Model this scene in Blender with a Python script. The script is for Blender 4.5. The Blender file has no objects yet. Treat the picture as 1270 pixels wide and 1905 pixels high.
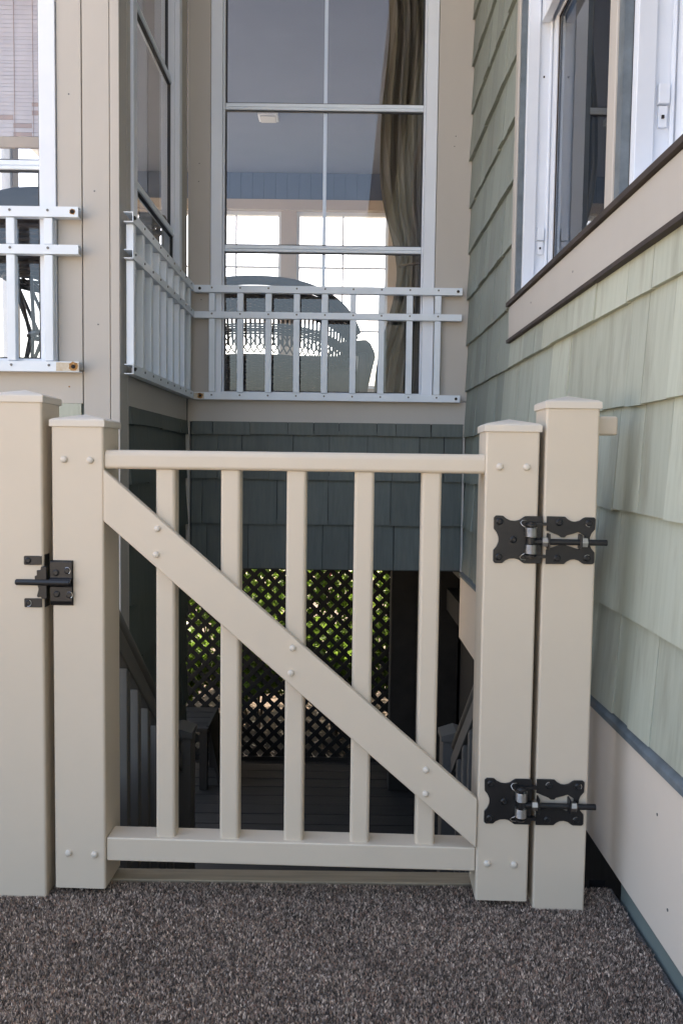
import bpy, bmesh, math, random
import numpy as np
from mathutils import Vector, Matrix
random.seed(7)
S = bpy.context.scene
C = bpy.context.collection
rad = math.radians

# ------------------------------------------------------------------ camera
H = 0.875
cd = bpy.data.cameras.new('camera'); cam = bpy.data.objects.new('camera', cd); C.objects.link(cam)
cam.location = (0, 0, H)
cam.rotation_euler = (Matrix.Rotation(rad(90 - 3.6), 4, 'X') @ Matrix.Rotation(0.0131, 4, 'Z')).to_euler()
cd.sensor_fit = 'VERTICAL'; cd.sensor_height = 36.0; cd.lens = 36.0 * 1540 / 1905
cd.clip_start = 0.05; cd.clip_end = 2000
S.camera = cam
S.render.resolution_x, S.render.resolution_y = 682, 1024
# ------------------------------------------------------------------ sky, sun, exposure
SUN_EL, SUN_AZ = rad(50), rad(17)          # azimuth from +Y towards +X
w = bpy.data.worlds.new('World'); S.world = w; w.use_nodes = True
nt = w.node_tree; nt.nodes.clear()
sk = nt.nodes.new('ShaderNodeTexSky'); sk.sky_type = 'NISHITA'; sk.sun_disc = False
sk.sun_elevation = SUN_EL; sk.sun_rotation = SUN_AZ; sk.dust_density = 4.0; sk.ozone_density = 1.0
bg = nt.nodes.new('ShaderNodeBackground'); bg.inputs[1].default_value = 0.12
wo = nt.nodes.new('ShaderNodeOutputWorld')
nt.links.new(sk.outputs[0], bg.inputs[0]); nt.links.new(bg.outputs[0], wo.inputs[0])
sl = bpy.data.lights.new('sun', 'SUN'); sl.energy = 4.0; sl.angle = rad(0.5); sl.color = (1.0, 0.94, 0.86)
sun = bpy.data.objects.new('sun', sl); C.objects.link(sun)
sun.location = (5, 15, 20)
sd = Vector((math.sin(SUN_AZ) * math.cos(SUN_EL), math.cos(SUN_AZ) * math.cos(SUN_EL), math.sin(SUN_EL)))
sun.rotation_euler = sd.to_track_quat('Z', 'Y').to_euler()
S.view_settings.view_transform = 'Standard'; S.view_settings.look = 'None'
S.view_settings.exposure = 2.6; S.view_settings.gamma = 1.0
S.view_settings.use_white_balance = True; S.view_settings.white_balance_temperature = 7350; S.view_settings.white_balance_tint = 13

# ------------------------------------------------------------------ materials
M = {}
def nodes_of(name):
    m = bpy.data.materials.new(name); m.use_nodes = True
    return m, m.node_tree, m.node_tree.nodes['Principled BSDF']
def N(t, typ, **kw):
    n = t.nodes.new(typ)
    for k, v in kw.items():
        if hasattr(n, k): setattr(n, k, v)
        else: n.inputs[k].default_value = v
    return n
def ramp(t, stops):
    r = t.nodes.new('ShaderNodeValToRGB'); e = r.color_ramp.elements
    while len(e) < len(stops): e.new(0.5)
    for el, (p, c) in zip(e, stops): el.position = p; el.color = (*c, 1)
    return r
def pmat(name, col, rough=0.5, var=0.08, scale=6.0, stretch=(1, 1, 1), metal=0.0, bump=0.0, bscale=40.0, dirt=0.0,
         dirtcol=(.2, .15, .1), rnd=0.0, spec=0.5, dscale=2.5):
    """plain surface with soft colour variation, optional stains, fine relief and a per-object shift"""
    m, t, b = nodes_of(name); L = t.links
    tc = N(t, 'ShaderNodeTexCoord'); mp = N(t, 'ShaderNodeMapping'); mp.inputs['Scale'].default_value = stretch
    L.new(tc.outputs['Object'], mp.inputs[0])
    n1 = N(t, 'ShaderNodeTexNoise', Scale=scale, Detail=5.0, Roughness=0.6); L.new(mp.outputs[0], n1.inputs['Vector'])
    lo = tuple(max(0, c * (1 - var)) for c in col); hi = tuple(min(1, c * (1 + var)) for c in col)
    r1 = ramp(t, [(0.3, lo), (0.7, hi)]); L.new(n1.outputs['Fac'], r1.inputs[0])
    out = r1.outputs[0]
    if dirt > 0:
        n2 = N(t, 'ShaderNodeTexNoise', Scale=dscale, Detail=6.0, Roughness=0.65); L.new(mp.outputs[0], n2.inputs['Vector'])
        r2 = ramp(t, [(0.48, (0, 0, 0)), (0.75, (dirt,) * 3)]); L.new(n2.outputs['Fac'], r2.inputs[0])
        mx = N(t, 'ShaderNodeMix', data_type='RGBA'); L.new(r2.outputs[0], mx.inputs[0]); L.new(out, mx.inputs[6])
        mx.inputs[7].default_value = (*dirtcol, 1); out = mx.outputs[2]
    if rnd > 0:
        oi = N(t, 'ShaderNodeObjectInfo'); mr = N(t, 'ShaderNodeMapRange'); mr.inputs[3].default_value = 1 - rnd; mr.inputs[4].default_value = 1 + rnd
        L.new(oi.outputs['Random'], mr.inputs[0])
        hs = N(t, 'ShaderNodeHueSaturation'); L.new(mr.outputs[0], hs.inputs['Value']); L.new(out, hs.inputs['Color']); out = hs.outputs[0]
    L.new(out, b.inputs['Base Color'])
    b.inputs['Roughness'].default_value = rough; b.inputs['Metallic'].default_value = metal
    b.inputs['Specular IOR Level'].default_value = spec
    if bump > 0:
        n3 = N(t, 'ShaderNodeTexNoise', Scale=bscale, Detail=4.0); L.new(mp.outputs[0], n3.inputs['Vector'])
        bp = N(t, 'ShaderNodeBump', Strength=bump, Distance=0.002); L.new(n3.outputs['Fac'], bp.inputs['Height']); L.new(bp.outputs[0], b.inputs['Normal'])
    M[name] = m
    return m
pmat('vinyl', (.66, .565, .45), .42, .03, 3, bump=.05, bscale=12, dirt=.10, dirtcol=(.45, .38, .30))
pmat('cap_vinyl', (.68, .61, .52), .38, .03, 3)
pmat('band_trim_lit', (.78, .68, .575), .55, .03, 2, bump=.08, bscale=40, dirt=.15, dirtcol=(.5, .45, .40), dscale=4)  # trim paint lightened to make up for weak light on the band
pmat('trim', (.495, .465, .42), .6, .04, 3, (1, 1, .4), bump=.15, bscale=60, dirt=.12, dirtcol=(.42, .36, .30), rnd=.03)
pmat('white_vinyl', (.74, .79, .85), .38, .03, 4)
pmat('aluminium_white', (.74, .81, .87), .42, .04, 8, dirt=.08, dirtcol=(.5, .5, .48))
pmat('black_metal', (.010, .010, .011), .38, .2, 30, bump=.1, bscale=200)
pmat('zinc', (.62, .60, .57), .32, .08, 60, metal=1.0)
pmat('slate_flashing', (.13, .16, .18), .45, .25, 20, bump=.3, bscale=60)
pmat('dark_gasket', (.03, .032, .035), .5, .1)
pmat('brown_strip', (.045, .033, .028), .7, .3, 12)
pmat('screw_grey', (.16, .16, .16), .4, .1, metal=.6)
pmat('hole_dark', (.015, .012, .01), .8, .1)
pmat('wood_nosing', (.30, .245, .17), .75, .22, 5, (1, 14, 14), bump=.3, bscale=30)
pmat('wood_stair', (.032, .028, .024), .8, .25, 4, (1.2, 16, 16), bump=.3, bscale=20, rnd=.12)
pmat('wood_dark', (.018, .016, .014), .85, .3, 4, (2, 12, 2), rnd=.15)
pmat('lattice_dark', (.012, .011, .010), .85, .25, 8, rnd=.12)  # near-black base carries the backlit silhouette
pmat('base_green', (.17, .21, .20), .7, .12, 5, bump=.1)
pmat('ceiling_grey', (.19, .22, .29), .8, .04, 4)
pmat('blue_board', (.07, .11, .20), .6, .05, 4)
pmat('room_beige', (.50, .43, .37), .75, .04, 3)
pmat('room_floor', (.14, .13, .12), .5, .15, 4, (1, 10, 1))
pmat('room_dark', (.10, .10, .12), .8, .1, 3)
pmat('concrete', (.20, .20, .19), .9, .15, 4, bump=.3)
pmat('roof', (.10, .10, .10), .9, .2, 8)
pmat('wicker', (.032, .020, .015), .5, .3, 40, bump=.4, bscale=150)
pmat('cushion', (.05, .055, .07), .9, .1, 6)
pmat('stem', (.10, .07, .045), .85, .2, 12)
pmat('flower', (.75, .14, .22), .6, .2, 9)
pmat('rail_shaded', (.17, .155, .135), .5, .06, 4)  # cream vinyl darkened to paint in the stairwell shade
pmat('deck_skirt', (.30, .27, .23), .75, .1, 4)
pmat('red_plastic', (.45, .04, .05), .45, .05)
pmat('white_box', (.55, .56, .58), .5, .05)
pmat('upper_siding', (.20, .24, .205), .75, .12, 6, (4, 4, 1))

def shingle_mat(key, cols, stain):
    m, t, b = nodes_of(key); L = t.links
    tc = N(t, 'ShaderNodeTexCoord'); oi = N(t, 'ShaderNodeObjectInfo')
    addv = N(t, 'ShaderNodeVectorMath', operation='ADD'); sc = N(t, 'ShaderNodeVectorMath', operation='SCALE'); sc.inputs[3].default_value = 7.0
    cmb = N(t, 'ShaderNodeCombineXYZ'); L.new(oi.outputs['Random'], cmb.inputs[0]); L.new(oi.outputs['Random'], cmb.inputs[1]); L.new(oi.outputs['Random'], cmb.inputs[2])
    L.new(cmb.outputs[0], sc.inputs[0]); L.new(tc.outputs['Object'], addv.inputs[0]); L.new(sc.outputs[0], addv.inputs[1])
    mp = N(t, 'ShaderNodeMapping'); mp.inputs['Scale'].default_value = (1, 1, .07); L.new(addv.outputs[0], mp.inputs[0])
    g = N(t, 'ShaderNodeTexNoise', Scale=70.0, Detail=4.0, Roughness=.6); L.new(mp.outputs[0], g.inputs['Vector'])
    r = ramp(t, list(zip((.25, .5, .8), cols))); L.new(g.outputs['Fac'], r.inputs[0])
    # brownish weather streaks with a shape of their own
    mp2 = N(t, 'ShaderNodeMapping'); mp2.inputs['Scale'].default_value = (1, 1, .16); L.new(addv.outputs[0], mp2.inputs[0])
    s = N(t, 'ShaderNodeTexNoise', Scale=17.0, Detail=5.0, Roughness=.62); L.new(mp2.outputs[0], s.inputs['Vector'])
    sr = ramp(t, [(.50, (0, 0, 0)), (.74, (stain,) * 3)]); L.new(s.outputs['Fac'], sr.inputs[0])
    mx = N(t, 'ShaderNodeMix', data_type='RGBA'); L.new(sr.outputs[0], mx.inputs[0]); L.new(r.outputs[0], mx.inputs[6]); mx.inputs[7].default_value = (.20, .175, .12, 1)
    mr = N(t, 'ShaderNodeMapRange'); mr.inputs[3].default_value = .88; mr.inputs[4].default_value = 1.1; L.new(oi.outputs['Random'], mr.inputs[0])
    hs = N(t, 'ShaderNodeHueSaturation'); L.new(mr.outputs[0], hs.inputs['Value']); L.new(mx.outputs[2], hs.inputs['Color'])
    L.new(hs.outputs[0], b.inputs['Base Color']); b.inputs['Roughness'].default_value = .62
    g2 = N(t, 'ShaderNodeTexNoise', Scale=160.0, Detail=3.0); L.new(mp.outputs[0], g2.inputs['Vector'])
    bp = N(t, 'ShaderNodeBump', Strength=.22, Distance=.002); L.new(g2.outputs['Fac'], bp.inputs['Height']); L.new(bp.outputs[0], b.inputs['Normal'])
    M[key] = m
shingle_mat('shingle', ((.42, .445, .36), (.465, .49, .40), (.50, .525, .44)), .5)        # palest tone
shingle_mat('shingle_dark', ((.088, .104, .093), (.108, .124, .111), (.128, .145, .130)), .15)   # darkest tone, stairwell side
shingle_mat('shingle_corner', ((.235, .270, .235), (.265, .300, .262), (.29, .325, .285)), .25)   # darker tone, corner beyond the window
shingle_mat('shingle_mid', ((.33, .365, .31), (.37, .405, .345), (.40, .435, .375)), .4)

def glass_mat(name, tint, ior, rough=0.0):
    m = bpy.data.materials.new(name); m.use_nodes = True; t = m.node_tree; t.nodes.clear(); L = t.links
    tr = N(t, 'ShaderNodeBsdfTransparent'); tr.inputs[0].default_value = (*tint, 1)
    gl = N(t, 'ShaderNodeBsdfGlossy'); gl.inputs['Roughness'].default_value = rough
    fr = N(t, 'ShaderNodeFresnel'); fr.inputs[0].default_value = ior
    mx = N(t, 'ShaderNodeMixShader'); o = N(t, 'ShaderNodeOutputMaterial')
    # only the outer face of each thin pane mirrors (its index stands for both faces)
    ge = N(t, 'ShaderNodeNewGeometry'); iv = N(t, 'ShaderNodeMath', operation='SUBTRACT'); iv.inputs[0].default_value = 1.0; L.new(ge.outputs['Backfacing'], iv.inputs[1])
    mu = N(t, 'ShaderNodeMath', operation='MULTIPLY'); L.new(fr.outputs[0], mu.inputs[0]); L.new(iv.outputs[0], mu.inputs[1])
    L.new(mu.outputs[0], mx.inputs[0]); L.new(tr.outputs[0], mx.inputs[1]); L.new(gl.outputs[0], mx.inputs[2]); L.new(mx.outputs[0], o.inputs[0])
    M[name] = m
glass_mat('glass', (.95, .96, .97), 1.75)
glass_mat('glass_dark', (.74, .78, .82), 1.75)

def leafy(name, c1, c2, trans=.45):
    m = bpy.data.materials.new(name); m.use_nodes = True; t = m.node_tree; b = t.nodes['Principled BSDF']; L = t.links
    tc = N(t, 'ShaderNodeTexCoord'); n = N(t, 'ShaderNodeTexNoise', Scale=9.0, Detail=3.0); L.new(tc.outputs['Object'], n.inputs['Vector'])
    r = ramp(t, [(.3, c1), (.7, c2)]); L.new(n.outputs['Fac'], r.inputs[0]); L.new(r.outputs[0], b.inputs['Base Color']); b.inputs['Roughness'].default_value = .4
    tl = N(t, 'ShaderNodeBsdfTranslucent'); L.new(r.outputs[0], tl.inputs[0]); mx = N(t, 'ShaderNodeMixShader'); mx.inputs[0].default_value = trans
    o = t.nodes['Material Output']; L.new(b.outputs[0], mx.inputs[1]); L.new(tl.outputs[0], mx.inputs[2]); L.new(mx.outputs[0], o.inputs[0])
    M[name] = m
leafy('leaf', (.07, .14, .02), (.19, .29, .045), .5)
leafy('leaf_light', (.14, .23, .035), (.27, .36, .07), .5)
leafy('litter', (.16, .09, .05), (.34, .22, .14), .15)
leafy('blind_reed', (.66, .60, .60), (.78, .72, .72), .3)
leafy('blind_brown', (.52, .36, .30), (.62, .46, .38), .3)
leafy('blind_wood', (.62, .48, .34), (.72, .58, .42), .4)

def curtain_mat():
    m = bpy.data.materials.new('curtain'); m.use_nodes = True; t = m.node_tree; b = t.nodes['Principled BSDF']; L = t.links
    uv = N(t, 'ShaderNodeUVMap'); sp = N(t, 'ShaderNodeSeparateXYZ'); L.new(uv.outputs[0], sp.inputs[0])
    mm = N(t, 'ShaderNodeMath', operation='MULTIPLY'); mm.inputs[1].default_value = 9.0; L.new(sp.outputs[0], mm.inputs[0])
    fr = N(t, 'ShaderNodeMath', operation='FRACT'); L.new(mm.outputs[0], fr.inputs[0])
    r = ramp(t, [(0.0, (.15, .13, .09)), (.45, (.17, .15, .105)), (.5, (.23, .20, .165)), (.78, (.22, .195, .16)), (.82, (.14, .12, .085))]); L.new(fr.outputs[0], r.inputs[0])
    L.new(r.outputs[0], b.inputs['Base Color']); b.inputs['Roughness'].default_value = .9
    tl = N(t, 'ShaderNodeBsdfTranslucent'); L.new(r.outputs[0], tl.inputs[0]); mx = N(t, 'ShaderNodeMixShader'); mx.inputs[0].default_value = .35
    o = t.nodes['Material Output']; L.new(b.outputs[0], mx.inputs[1]); L.new(tl.outputs[0], mx.inputs[2]); L.new(mx.outputs[0], o.inputs[0])
    M['curtain'] = m
curtain_mat()

def rust_mat():
    m, t, b = nodes_of('rust'); L = t.links
    tc = N(t, 'ShaderNodeTexCoord'); n = N(t, 'ShaderNodeTexNoise', Scale=120.0, Detail=4.0); L.new(tc.outputs['Object'], n.inputs['Vector'])
    r = ramp(t, [(.3, (.20, .08, .02)), (.6, (.45, .24, .08)), (.8, (.60, .45, .28))]); L.new(n.outputs['Fac'], r.inputs[0])
    L.new(r.outputs[0], b.inputs['Base Color']); b.inputs['Roughness'].default_value = .9
    M['rust'] = m
    m, t, b = nodes_of('rust_wash'); L = t.links
    tc = N(t, 'ShaderNodeTexCoord'); n = N(t, 'ShaderNodeTexNoise', Scale=60.0, Detail=4.0); L.new(tc.outputs['Object'], n.inputs['Vector'])
    r = ramp(t, [(.3, (.52, .42, .28)), (.7, (.66, .62, .54))]); L.new(n.outputs['Fac'], r.inputs[0])
    L.new(r.outputs[0], b.inputs['Base Color']); b.inputs['Roughness'].default_value = .8
    M['rust_wash'] = m
rust_mat()

def carpet_mats():
    m, t, b = nodes_of('carpet_base'); L = t.links
    tc = N(t, 'ShaderNodeTexCoord'); n = N(t, 'ShaderNodeTexNoise', Scale=330.0, Detail=3.0); L.new(tc.outputs['Object'], n.inputs['Vector'])
    r = ramp(t, [(.3, (.04, .036, .034)), (.55, (.11, .10, .095)), (.75, (.28, .255, .235))]); L.new(n.outputs['Fac'], r.inputs[0]); L.new(r.outputs[0], b.inputs['Base Color']); b.inputs['Roughness'].default_value = .95
    M['carpet_base'] = m
    m, t, b = nodes_of('carpet_tuft'); L = t.links
    a = N(t, 'ShaderNodeAttribute', attribute_name='tuft'); L.new(a.outputs['Color'], b.inputs['Base Color']); b.inputs['Roughness'].default_value = .75
    M['carpet_tuft'] = m
carpet_mats()

def ground_mat():
    m, t, b = nodes_of('ground'); L = t.links
    tc = N(t, 'ShaderNodeTexCoord'); n = N(t, 'ShaderNodeTexNoise', Scale=3.0, Detail=8.0, Roughness=.7); L.new(tc.outputs['Object'], n.inputs['Vector'])
    r = ramp(t, [(.3, (.30, .24, .18)), (.55, (.44, .37, .29)), (.75, (.55, .48, .39))]); L.new(n.outputs['Fac'], r.inputs[0]); L.new(r.outputs[0], b.inputs['Base Color']); b.inputs['Roughness'].default_value = .95
    M['ground'] = m
ground_mat()

# ------------------------------------------------------------------ geometry helpers
class MB:
    def __init__(s, mp=None): s.bm = bmesh.new(); s.mp = mp
    def _v(s, p):
        p = s.mp(*p) if s.mp else p
        return s.bm.verts.new(p)
    def box(s, x0, x1, y0, y1, z0, z1):
        v = [s._v((x, y, z)) for z in (z0, z1) for y in (y0, y1) for x in (x0, x1)]
        for f in ((0, 1, 3, 2), (4, 6, 7, 5), (0, 4, 5, 1), (2, 3, 7, 6), (0, 2, 6, 4), (1, 5, 7, 3)): s.bm.faces.new([v[i] for i in f])
        return s
    def hexa(s, pts):
        v = [s._v(p) for p in pts]
        for f in ((0, 1, 3, 2), (4, 6, 7, 5), (0, 4, 5, 1), (2, 3, 7, 6), (0, 2, 6, 4), (1, 5, 7, 3)): s.bm.faces.new([v[i] for i in f])
        return s
    def prism(s, pts, f0, f1):
        """2-D outline pts; f0/f1 map (a,b) to the two end points"""
        A = [s._v(f0(*p)) for p in pts]; B = [s._v(f1(*p)) for p in pts]; n = len(pts)
        s.bm.faces.new(A); s.bm.faces.new(B[::-1])
        for i in range(n): s.bm.faces.new((A[i], A[(i + 1) % n], B[(i + 1) % n], B[i]))
        return s
    def tube(s, path, r, n=8, closed=False, caps=True):
        P = [Vector(p) for p in path]; k = len(P); rings = []; up = None
        for i, p in enumerate(P):
            a = P[(i - 1) % k] if (closed or i > 0) else p; b = P[(i + 1) % k] if (closed or i < k - 1) else p
            t = (b - a).normalized()
            if up is None:
                up = t.orthogonal().normalized()
            up = (up - t * up.dot(t)).normalized(); sd_ = t.cross(up)
            rr = r[i] if isinstance(r, (list, tuple)) else r
            rings.append([s._v(tuple(p + up * math.cos(2 * math.pi * j / n) * rr + sd_ * math.sin(2 * math.pi * j / n) * rr)) for j in range(n)])
        for i in range(k if closed else k - 1):
            A, B = rings[i], rings[(i + 1) % k]
            for j in range(n): s.bm.faces.new((A[j], A[(j + 1) % n], B[(j + 1) % n], B[j]))
        if caps and not closed: s.bm.faces.new(rings[0][::-1]); s.bm.faces.new(rings[-1])
        return s
    def lathe(s, c, axis, prof, n=16):
        """prof: list of (radius, height along axis)"""
        ax = Vector(axis).normalized(); u = ax.orthogonal().normalized(); v = ax.cross(u); c = Vector(c); R = []
        for (r, h) in prof:
            if r < 1e-6: R.append([s._v(tuple(c + ax * h))])
            else: R.append([s._v(tuple(c + ax * h + (u * math.cos(2 * math.pi * j / n) + v * math.sin(2 * math.pi * j / n)) * r)) for j in range(n)])
        for A, B in zip(R, R[1:]):
            for j in range(n):
                if len(A) == 1 and len(B) == 1: continue
                if len(A) == 1: s.bm.faces.new((A[0], B[j], B[(j + 1) % n]))
                elif len(B) == 1: s.bm.faces.new((A[j], A[(j + 1) % n], B[0]))
                else: s.bm.faces.new((A[j], A[(j + 1) % n], B[(j + 1) % n], B[j]))
        if len(R[0]) > 1: s.bm.faces.new(R[0][::-1])
        if len(R[-1]) > 1: s.bm.faces.new(R[-1])
        return s
    def build(s, name, mat, parent=None, bevel=0, seg=2, smooth=False):
        bm = s.bm
        off = OFF.get(parent.name, Vector((0, 0, 0))) if parent is not None else Vector((0, 0, 0))
        bmesh.ops.recalc_face_normals(bm, faces=bm.faces)
        if bevel: bmesh.ops.bevel(bm, geom=bm.edges[:], offset=bevel, segments=seg, affect='EDGES', profile=.5, clamp_overlap=True)
        if off.length: bmesh.ops.translate(bm, verts=bm.verts, vec=-off)
        me = bpy.data.meshes.new(name); bm.to_mesh(me); bm.free()
        if smooth:
            for p in me.polygons: p.use_smooth = True
        elif bevel and seg > 1:
            for p in me.polygons: p.use_smooth = True
            me.set_sharp_from_angle(angle=rad(50))
        me.materials.append(M[mat])
        o = bpy.data.objects.new(name, me); C.objects.link(o)
        if bevel and seg > 1 and not smooth: wn(o)
        if parent is not None:
            o.parent = parent; OFF[o.name] = off
        return o
OFF = {}
def wn(o):
    md = o.modifiers.new('weighted', 'WEIGHTED_NORMAL'); md.keep_sharp = True; md.weight = 100
def thing(name, label, cat, loc=(0, 0, 0), rotz=0, group=None, kind=None, local=False, parent=None):
    o = bpy.data.objects.new(name, None); C.objects.link(o); o.empty_display_size = .1
    o.location = loc; o.rotation_euler = (0, 0, rotz)
    OFF[o.name] = Vector((0, 0, 0)) if local else Vector(loc)
    tag(o, label, cat, group, kind); o.parent = parent
    return o
def tag(o, label=None, cat=None, group=None, kind=None):
    if label: o['label'] = label
    if cat: o['category'] = cat
    if group: o['group'] = group
    if kind: o['kind'] = kind
    return o
def box(name, mat, parent, dims, bevel=0, mp=None, seg=2):
    return MB(mp).box(*dims).build(name, mat, parent, bevel, seg)
def inst(src, name, parent, loc):
    """another object on the same mesh data"""
    o = bpy.data.objects.new(name, src.data); C.objects.link(o); o.parent = parent; o.location = loc
    return o

# ------------------------------------------------------------------ ground, deck carpet, landing
g = MB(); g.box(-400, 400, -400, 400, -1.9, -1.5); tag(g.build('ground', 'ground'), 'pale sandy ground round the raised house', 'ground', kind='structure')  # unseen stretch made pale to bounce warm sunlight towards the gate
def mulch():
    m, t, b = nodes_of('mulch'); L = t.links
    tc = N(t, 'ShaderNodeTexCoord'); n = N(t, 'ShaderNodeTexNoise', Scale=14.0, Detail=8.0, Roughness=.75); L.new(tc.outputs['Object'], n.inputs['Vector'])
    r = ramp(t, [(.35, (.035, .024, .016)), (.55, (.085, .058, .038)), (.75, (.16, .11, .075))]); L.new(n.outputs['Fac'], r.inputs[0]); L.new(r.outputs[0], b.inputs['Base Color']); b.inputs['Roughness'].default_value = .95
    M['mulch'] = m
mulch()
g = MB(); g.box(-9, 9, 5.93, 16, -1.52, -1.494); tag(g.build('mulch_bed', 'mulch'), 'dark brown mulch bed under the shrubs', 'mulch bed', kind='structure')
g = MB(); g.box(-3.2, .566, -2.2, 1.655, -.05, .0); g.box(-3.2, -.735, 1.655, 2.69, -.05, .0)
deck = g.build('carpet_floor', 'carpet_base'); tag(deck, 'dark grey brown carpet covering the raised porch deck', 'carpet', kind='structure')
skirt = thing('deck_framing', 'wood skirt framing under the carpeted porch deck', 'deck framing', (-1.5, 0, -1.5), kind='structure')
box('skirt_board', 'deck_skirt', skirt, (-3.2, .566, 1.60, 1.652, -1.5, -.051))
box('skirt_board', 'deck_skirt', skirt, (-.79, -.74, 1.66, 2.68, -1.5, -.051))
box('skirt_board', 'deck_skirt', skirt, (-3.2, .566, -2.2, -2.15, -1.5, -.051))
box('skirt_board', 'deck_skirt', skirt, (-3.2, -3.15, -2.14, 2.68, -1.5, -.051))
nos = MB(); nos.box(-.66, .38, 1.657, 1.705, -.045, .006); tag(nos.build('nosing_board', 'wood_nosing', bevel=.003), 'bare wood nosing board at the carpet edge under the gate', 'board')

land = thing('lower_landing', 'dark wood board landing at the foot of the stairs', 'deck', (0, 4.6, -1.5), kind='structure')
box('joist', 'wood_dark', land, (-1.4, 1.3, 3.20, 3.25, -1.5, -1.357)); box('joist', 'wood_dark', land, (-1.4, 1.3, 5.85, 5.92, -1.5, -1.357))
y = 3.18
while y < 5.93:
    dz = random.uniform(-.002, .002)
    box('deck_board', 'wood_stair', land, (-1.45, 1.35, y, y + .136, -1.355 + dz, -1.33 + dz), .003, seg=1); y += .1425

# carpet pile: real tufts over the part of the deck in view
def carpet_pile():
    rng = np.random.default_rng(3); st = .0028
    xs = np.arange(-1.45, .566, st); ys = np.arange(.80, 1.653, st)
    X, Y = np.meshgrid(xs, ys); X = X.ravel() + rng.uniform(-st * .5, st * .5, X.size); Y = Y.ravel() + rng.uniform(-st * .5, st * .5, Y.size)
    edge = .5605 + .004 * np.sin(Y * 41) + .003 * np.sin(Y * 97)
    k = X < edge; X, Y = X[k], Y[k]; n = X.size; NB = 3
    pal = np.array([[.05, .042, .037], [.13, .108, .096], [.26, .222, .20], [.42, .365, .33], [.66, .60, .55], [.28, .19, .155]])
    big = .5 + .5 * np.sin(X * 9 + 3 * np.sin(Y * 5)) * np.sin(Y * 11 + 2 * np.sin(X * 7))
    idx = rng.choice(6, size=n, p=[.20, .25, .24, .15, .07, .09]); col = pal[idx] * np.array([[1.12, 1., .88]]) * rng.uniform(1.1, 2.0, (n, 1)) * (.90 + .2 * big[:, None])
    V = np.zeros((n, NB, 3, 3), np.float32); lean = rng.uniform(0, 2 * math.pi, n)
    for j in range(NB):
        a = rng.uniform(0, 2 * math.pi, n); wd = rng.uniform(.0007, .0013, n); h = rng.uniform(.003, .0062, n)
        bx = X + rng.normal(0, .0007, n); by = Y + rng.normal(0, .0007, n); l = rng.uniform(.0005, .0040, n); la = lean + rng.normal(0, .8, n)
        V[:, j, 0] = np.stack([bx - np.cos(a) * wd, by - np.sin(a) * wd, np.zeros(n)], 1)
        V[:, j, 1] = np.stack([bx + np.cos(a) * wd, by + np.sin(a) * wd, np.zeros(n)], 1)
        V[:, j, 2] = np.stack([bx + np.cos(la) * l, by + np.sin(la) * l, h], 1)
    nv = n * NB * 3; me = bpy.data.meshes.new('carpet_pile'); me.vertices.add(nv); me.vertices.foreach_set('co', V.reshape(-1))
    me.loops.add(nv); me.loops.foreach_set('vertex_index', np.arange(nv, dtype=np.int32))
    me.polygons.add(n * NB); me.polygons.foreach_set('loop_start', np.arange(0, nv, 3, dtype=np.int32)); me.polygons.foreach_set('loop_total', np.full(n * NB, 3, np.int32))
    me.update(); at = me.color_attributes.new('tuft', 'FLOAT_COLOR', 'POINT')
    cc = np.ones((n, NB, 3, 4), np.float32); cc[..., :3] = col[:, None, None, :]; cc[:, :, :2, :3] *= .7
    at.data.foreach_set('color', cc.reshape(-1)); me.materials.append(M['carpet_tuft'])
    o = bpy.data.objects.new('carpet_pile', me); C.objects.link(o); o.parent = deck; o['kind'] = 'stuff'
carpet_pile()

# ------------------------------------------------------------------ the house
house = thing('house', 'sage green shingled house with cream trim and glazed sunroom above the stairs', 'house', (0, 4, -1.5))
YB, YF, XL, XR = 3.85, 2.70, -.72, .575
def m_back(a, d, z): return (a, YB + d, z)
def m_front(a, d, z): return (a, YF + d, z)
def m_side(a, d, z): return (XL - d, a, z)
def m_right(a, d, z): return (XR + d, a, z)
def m_far(a, d, z): return (a, 7.4 + d, z)

COURSE = [.365 + .2075 * k for k in range(-9, 30)]
def shingles(wall, mp, a0, a1, z0, z1, seed, base=.006, joints=None, stuff=False, wmin=.09, wmax=.24, wav=.003, mat='shingle', gap=(.0003, .0014)):
    """courses of tapered shingles on plane d=0 (butts stand out to -d); clipped to z0..z1"""
    rng = random.Random(seed); sm = MB(mp) if stuff else None
    for ci, zb in enumerate(COURSE):
        zt = zb + .2075 + .02
        lo, hi = max(zb, z0), min(zt, z1)
        if hi - lo < .03: continue
        cuts = [a0]
        if joints and round(zb, 2) in joints: cuts += [j for j in joints[round(zb, 2)] if a0 + .02 < j < a1 - .02]
        else:
            x = a0 + rng.uniform(.04, wmax)
            while x < a1 - .05: cuts.append(x); x += rng.uniform(wmin, wmax)
        cuts.append(a1)
        for p, q in zip(cuts, cuts[1:]):
            gp = rng.uniform(*gap); dz = rng.uniform(-wav, wav) if lo == zb else 0; dz2 = dz + rng.uniform(-.002, .002)
            th = base + rng.uniform(.007, .013); tt = .0025
            f = lambda z: -(tt + (th - tt) * (zt - z) / (zt - zb))
            pa, qa = p + gp, q - gp; sk_ = rng.uniform(-.0015, .0015)
            pts = [(pa, 0, lo + dz), (qa, 0, lo + dz2), (pa, f(lo), lo + dz), (qa, f(lo), lo + dz2),
                   (pa + sk_, 0, hi), (qa + sk_, 0, hi), (pa + sk_, f(hi), hi), (qa + sk_, f(hi), hi)]
            if stuff: sm.hexa(pts)
            else: MB(mp).hexa(pts).build('shingle', mat((p + q) / 2) if callable(mat) else mat, wall)
    if stuff:
        o = sm.build('shingle_field', 'shingle', wall); o['kind'] = 'stuff'

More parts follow.
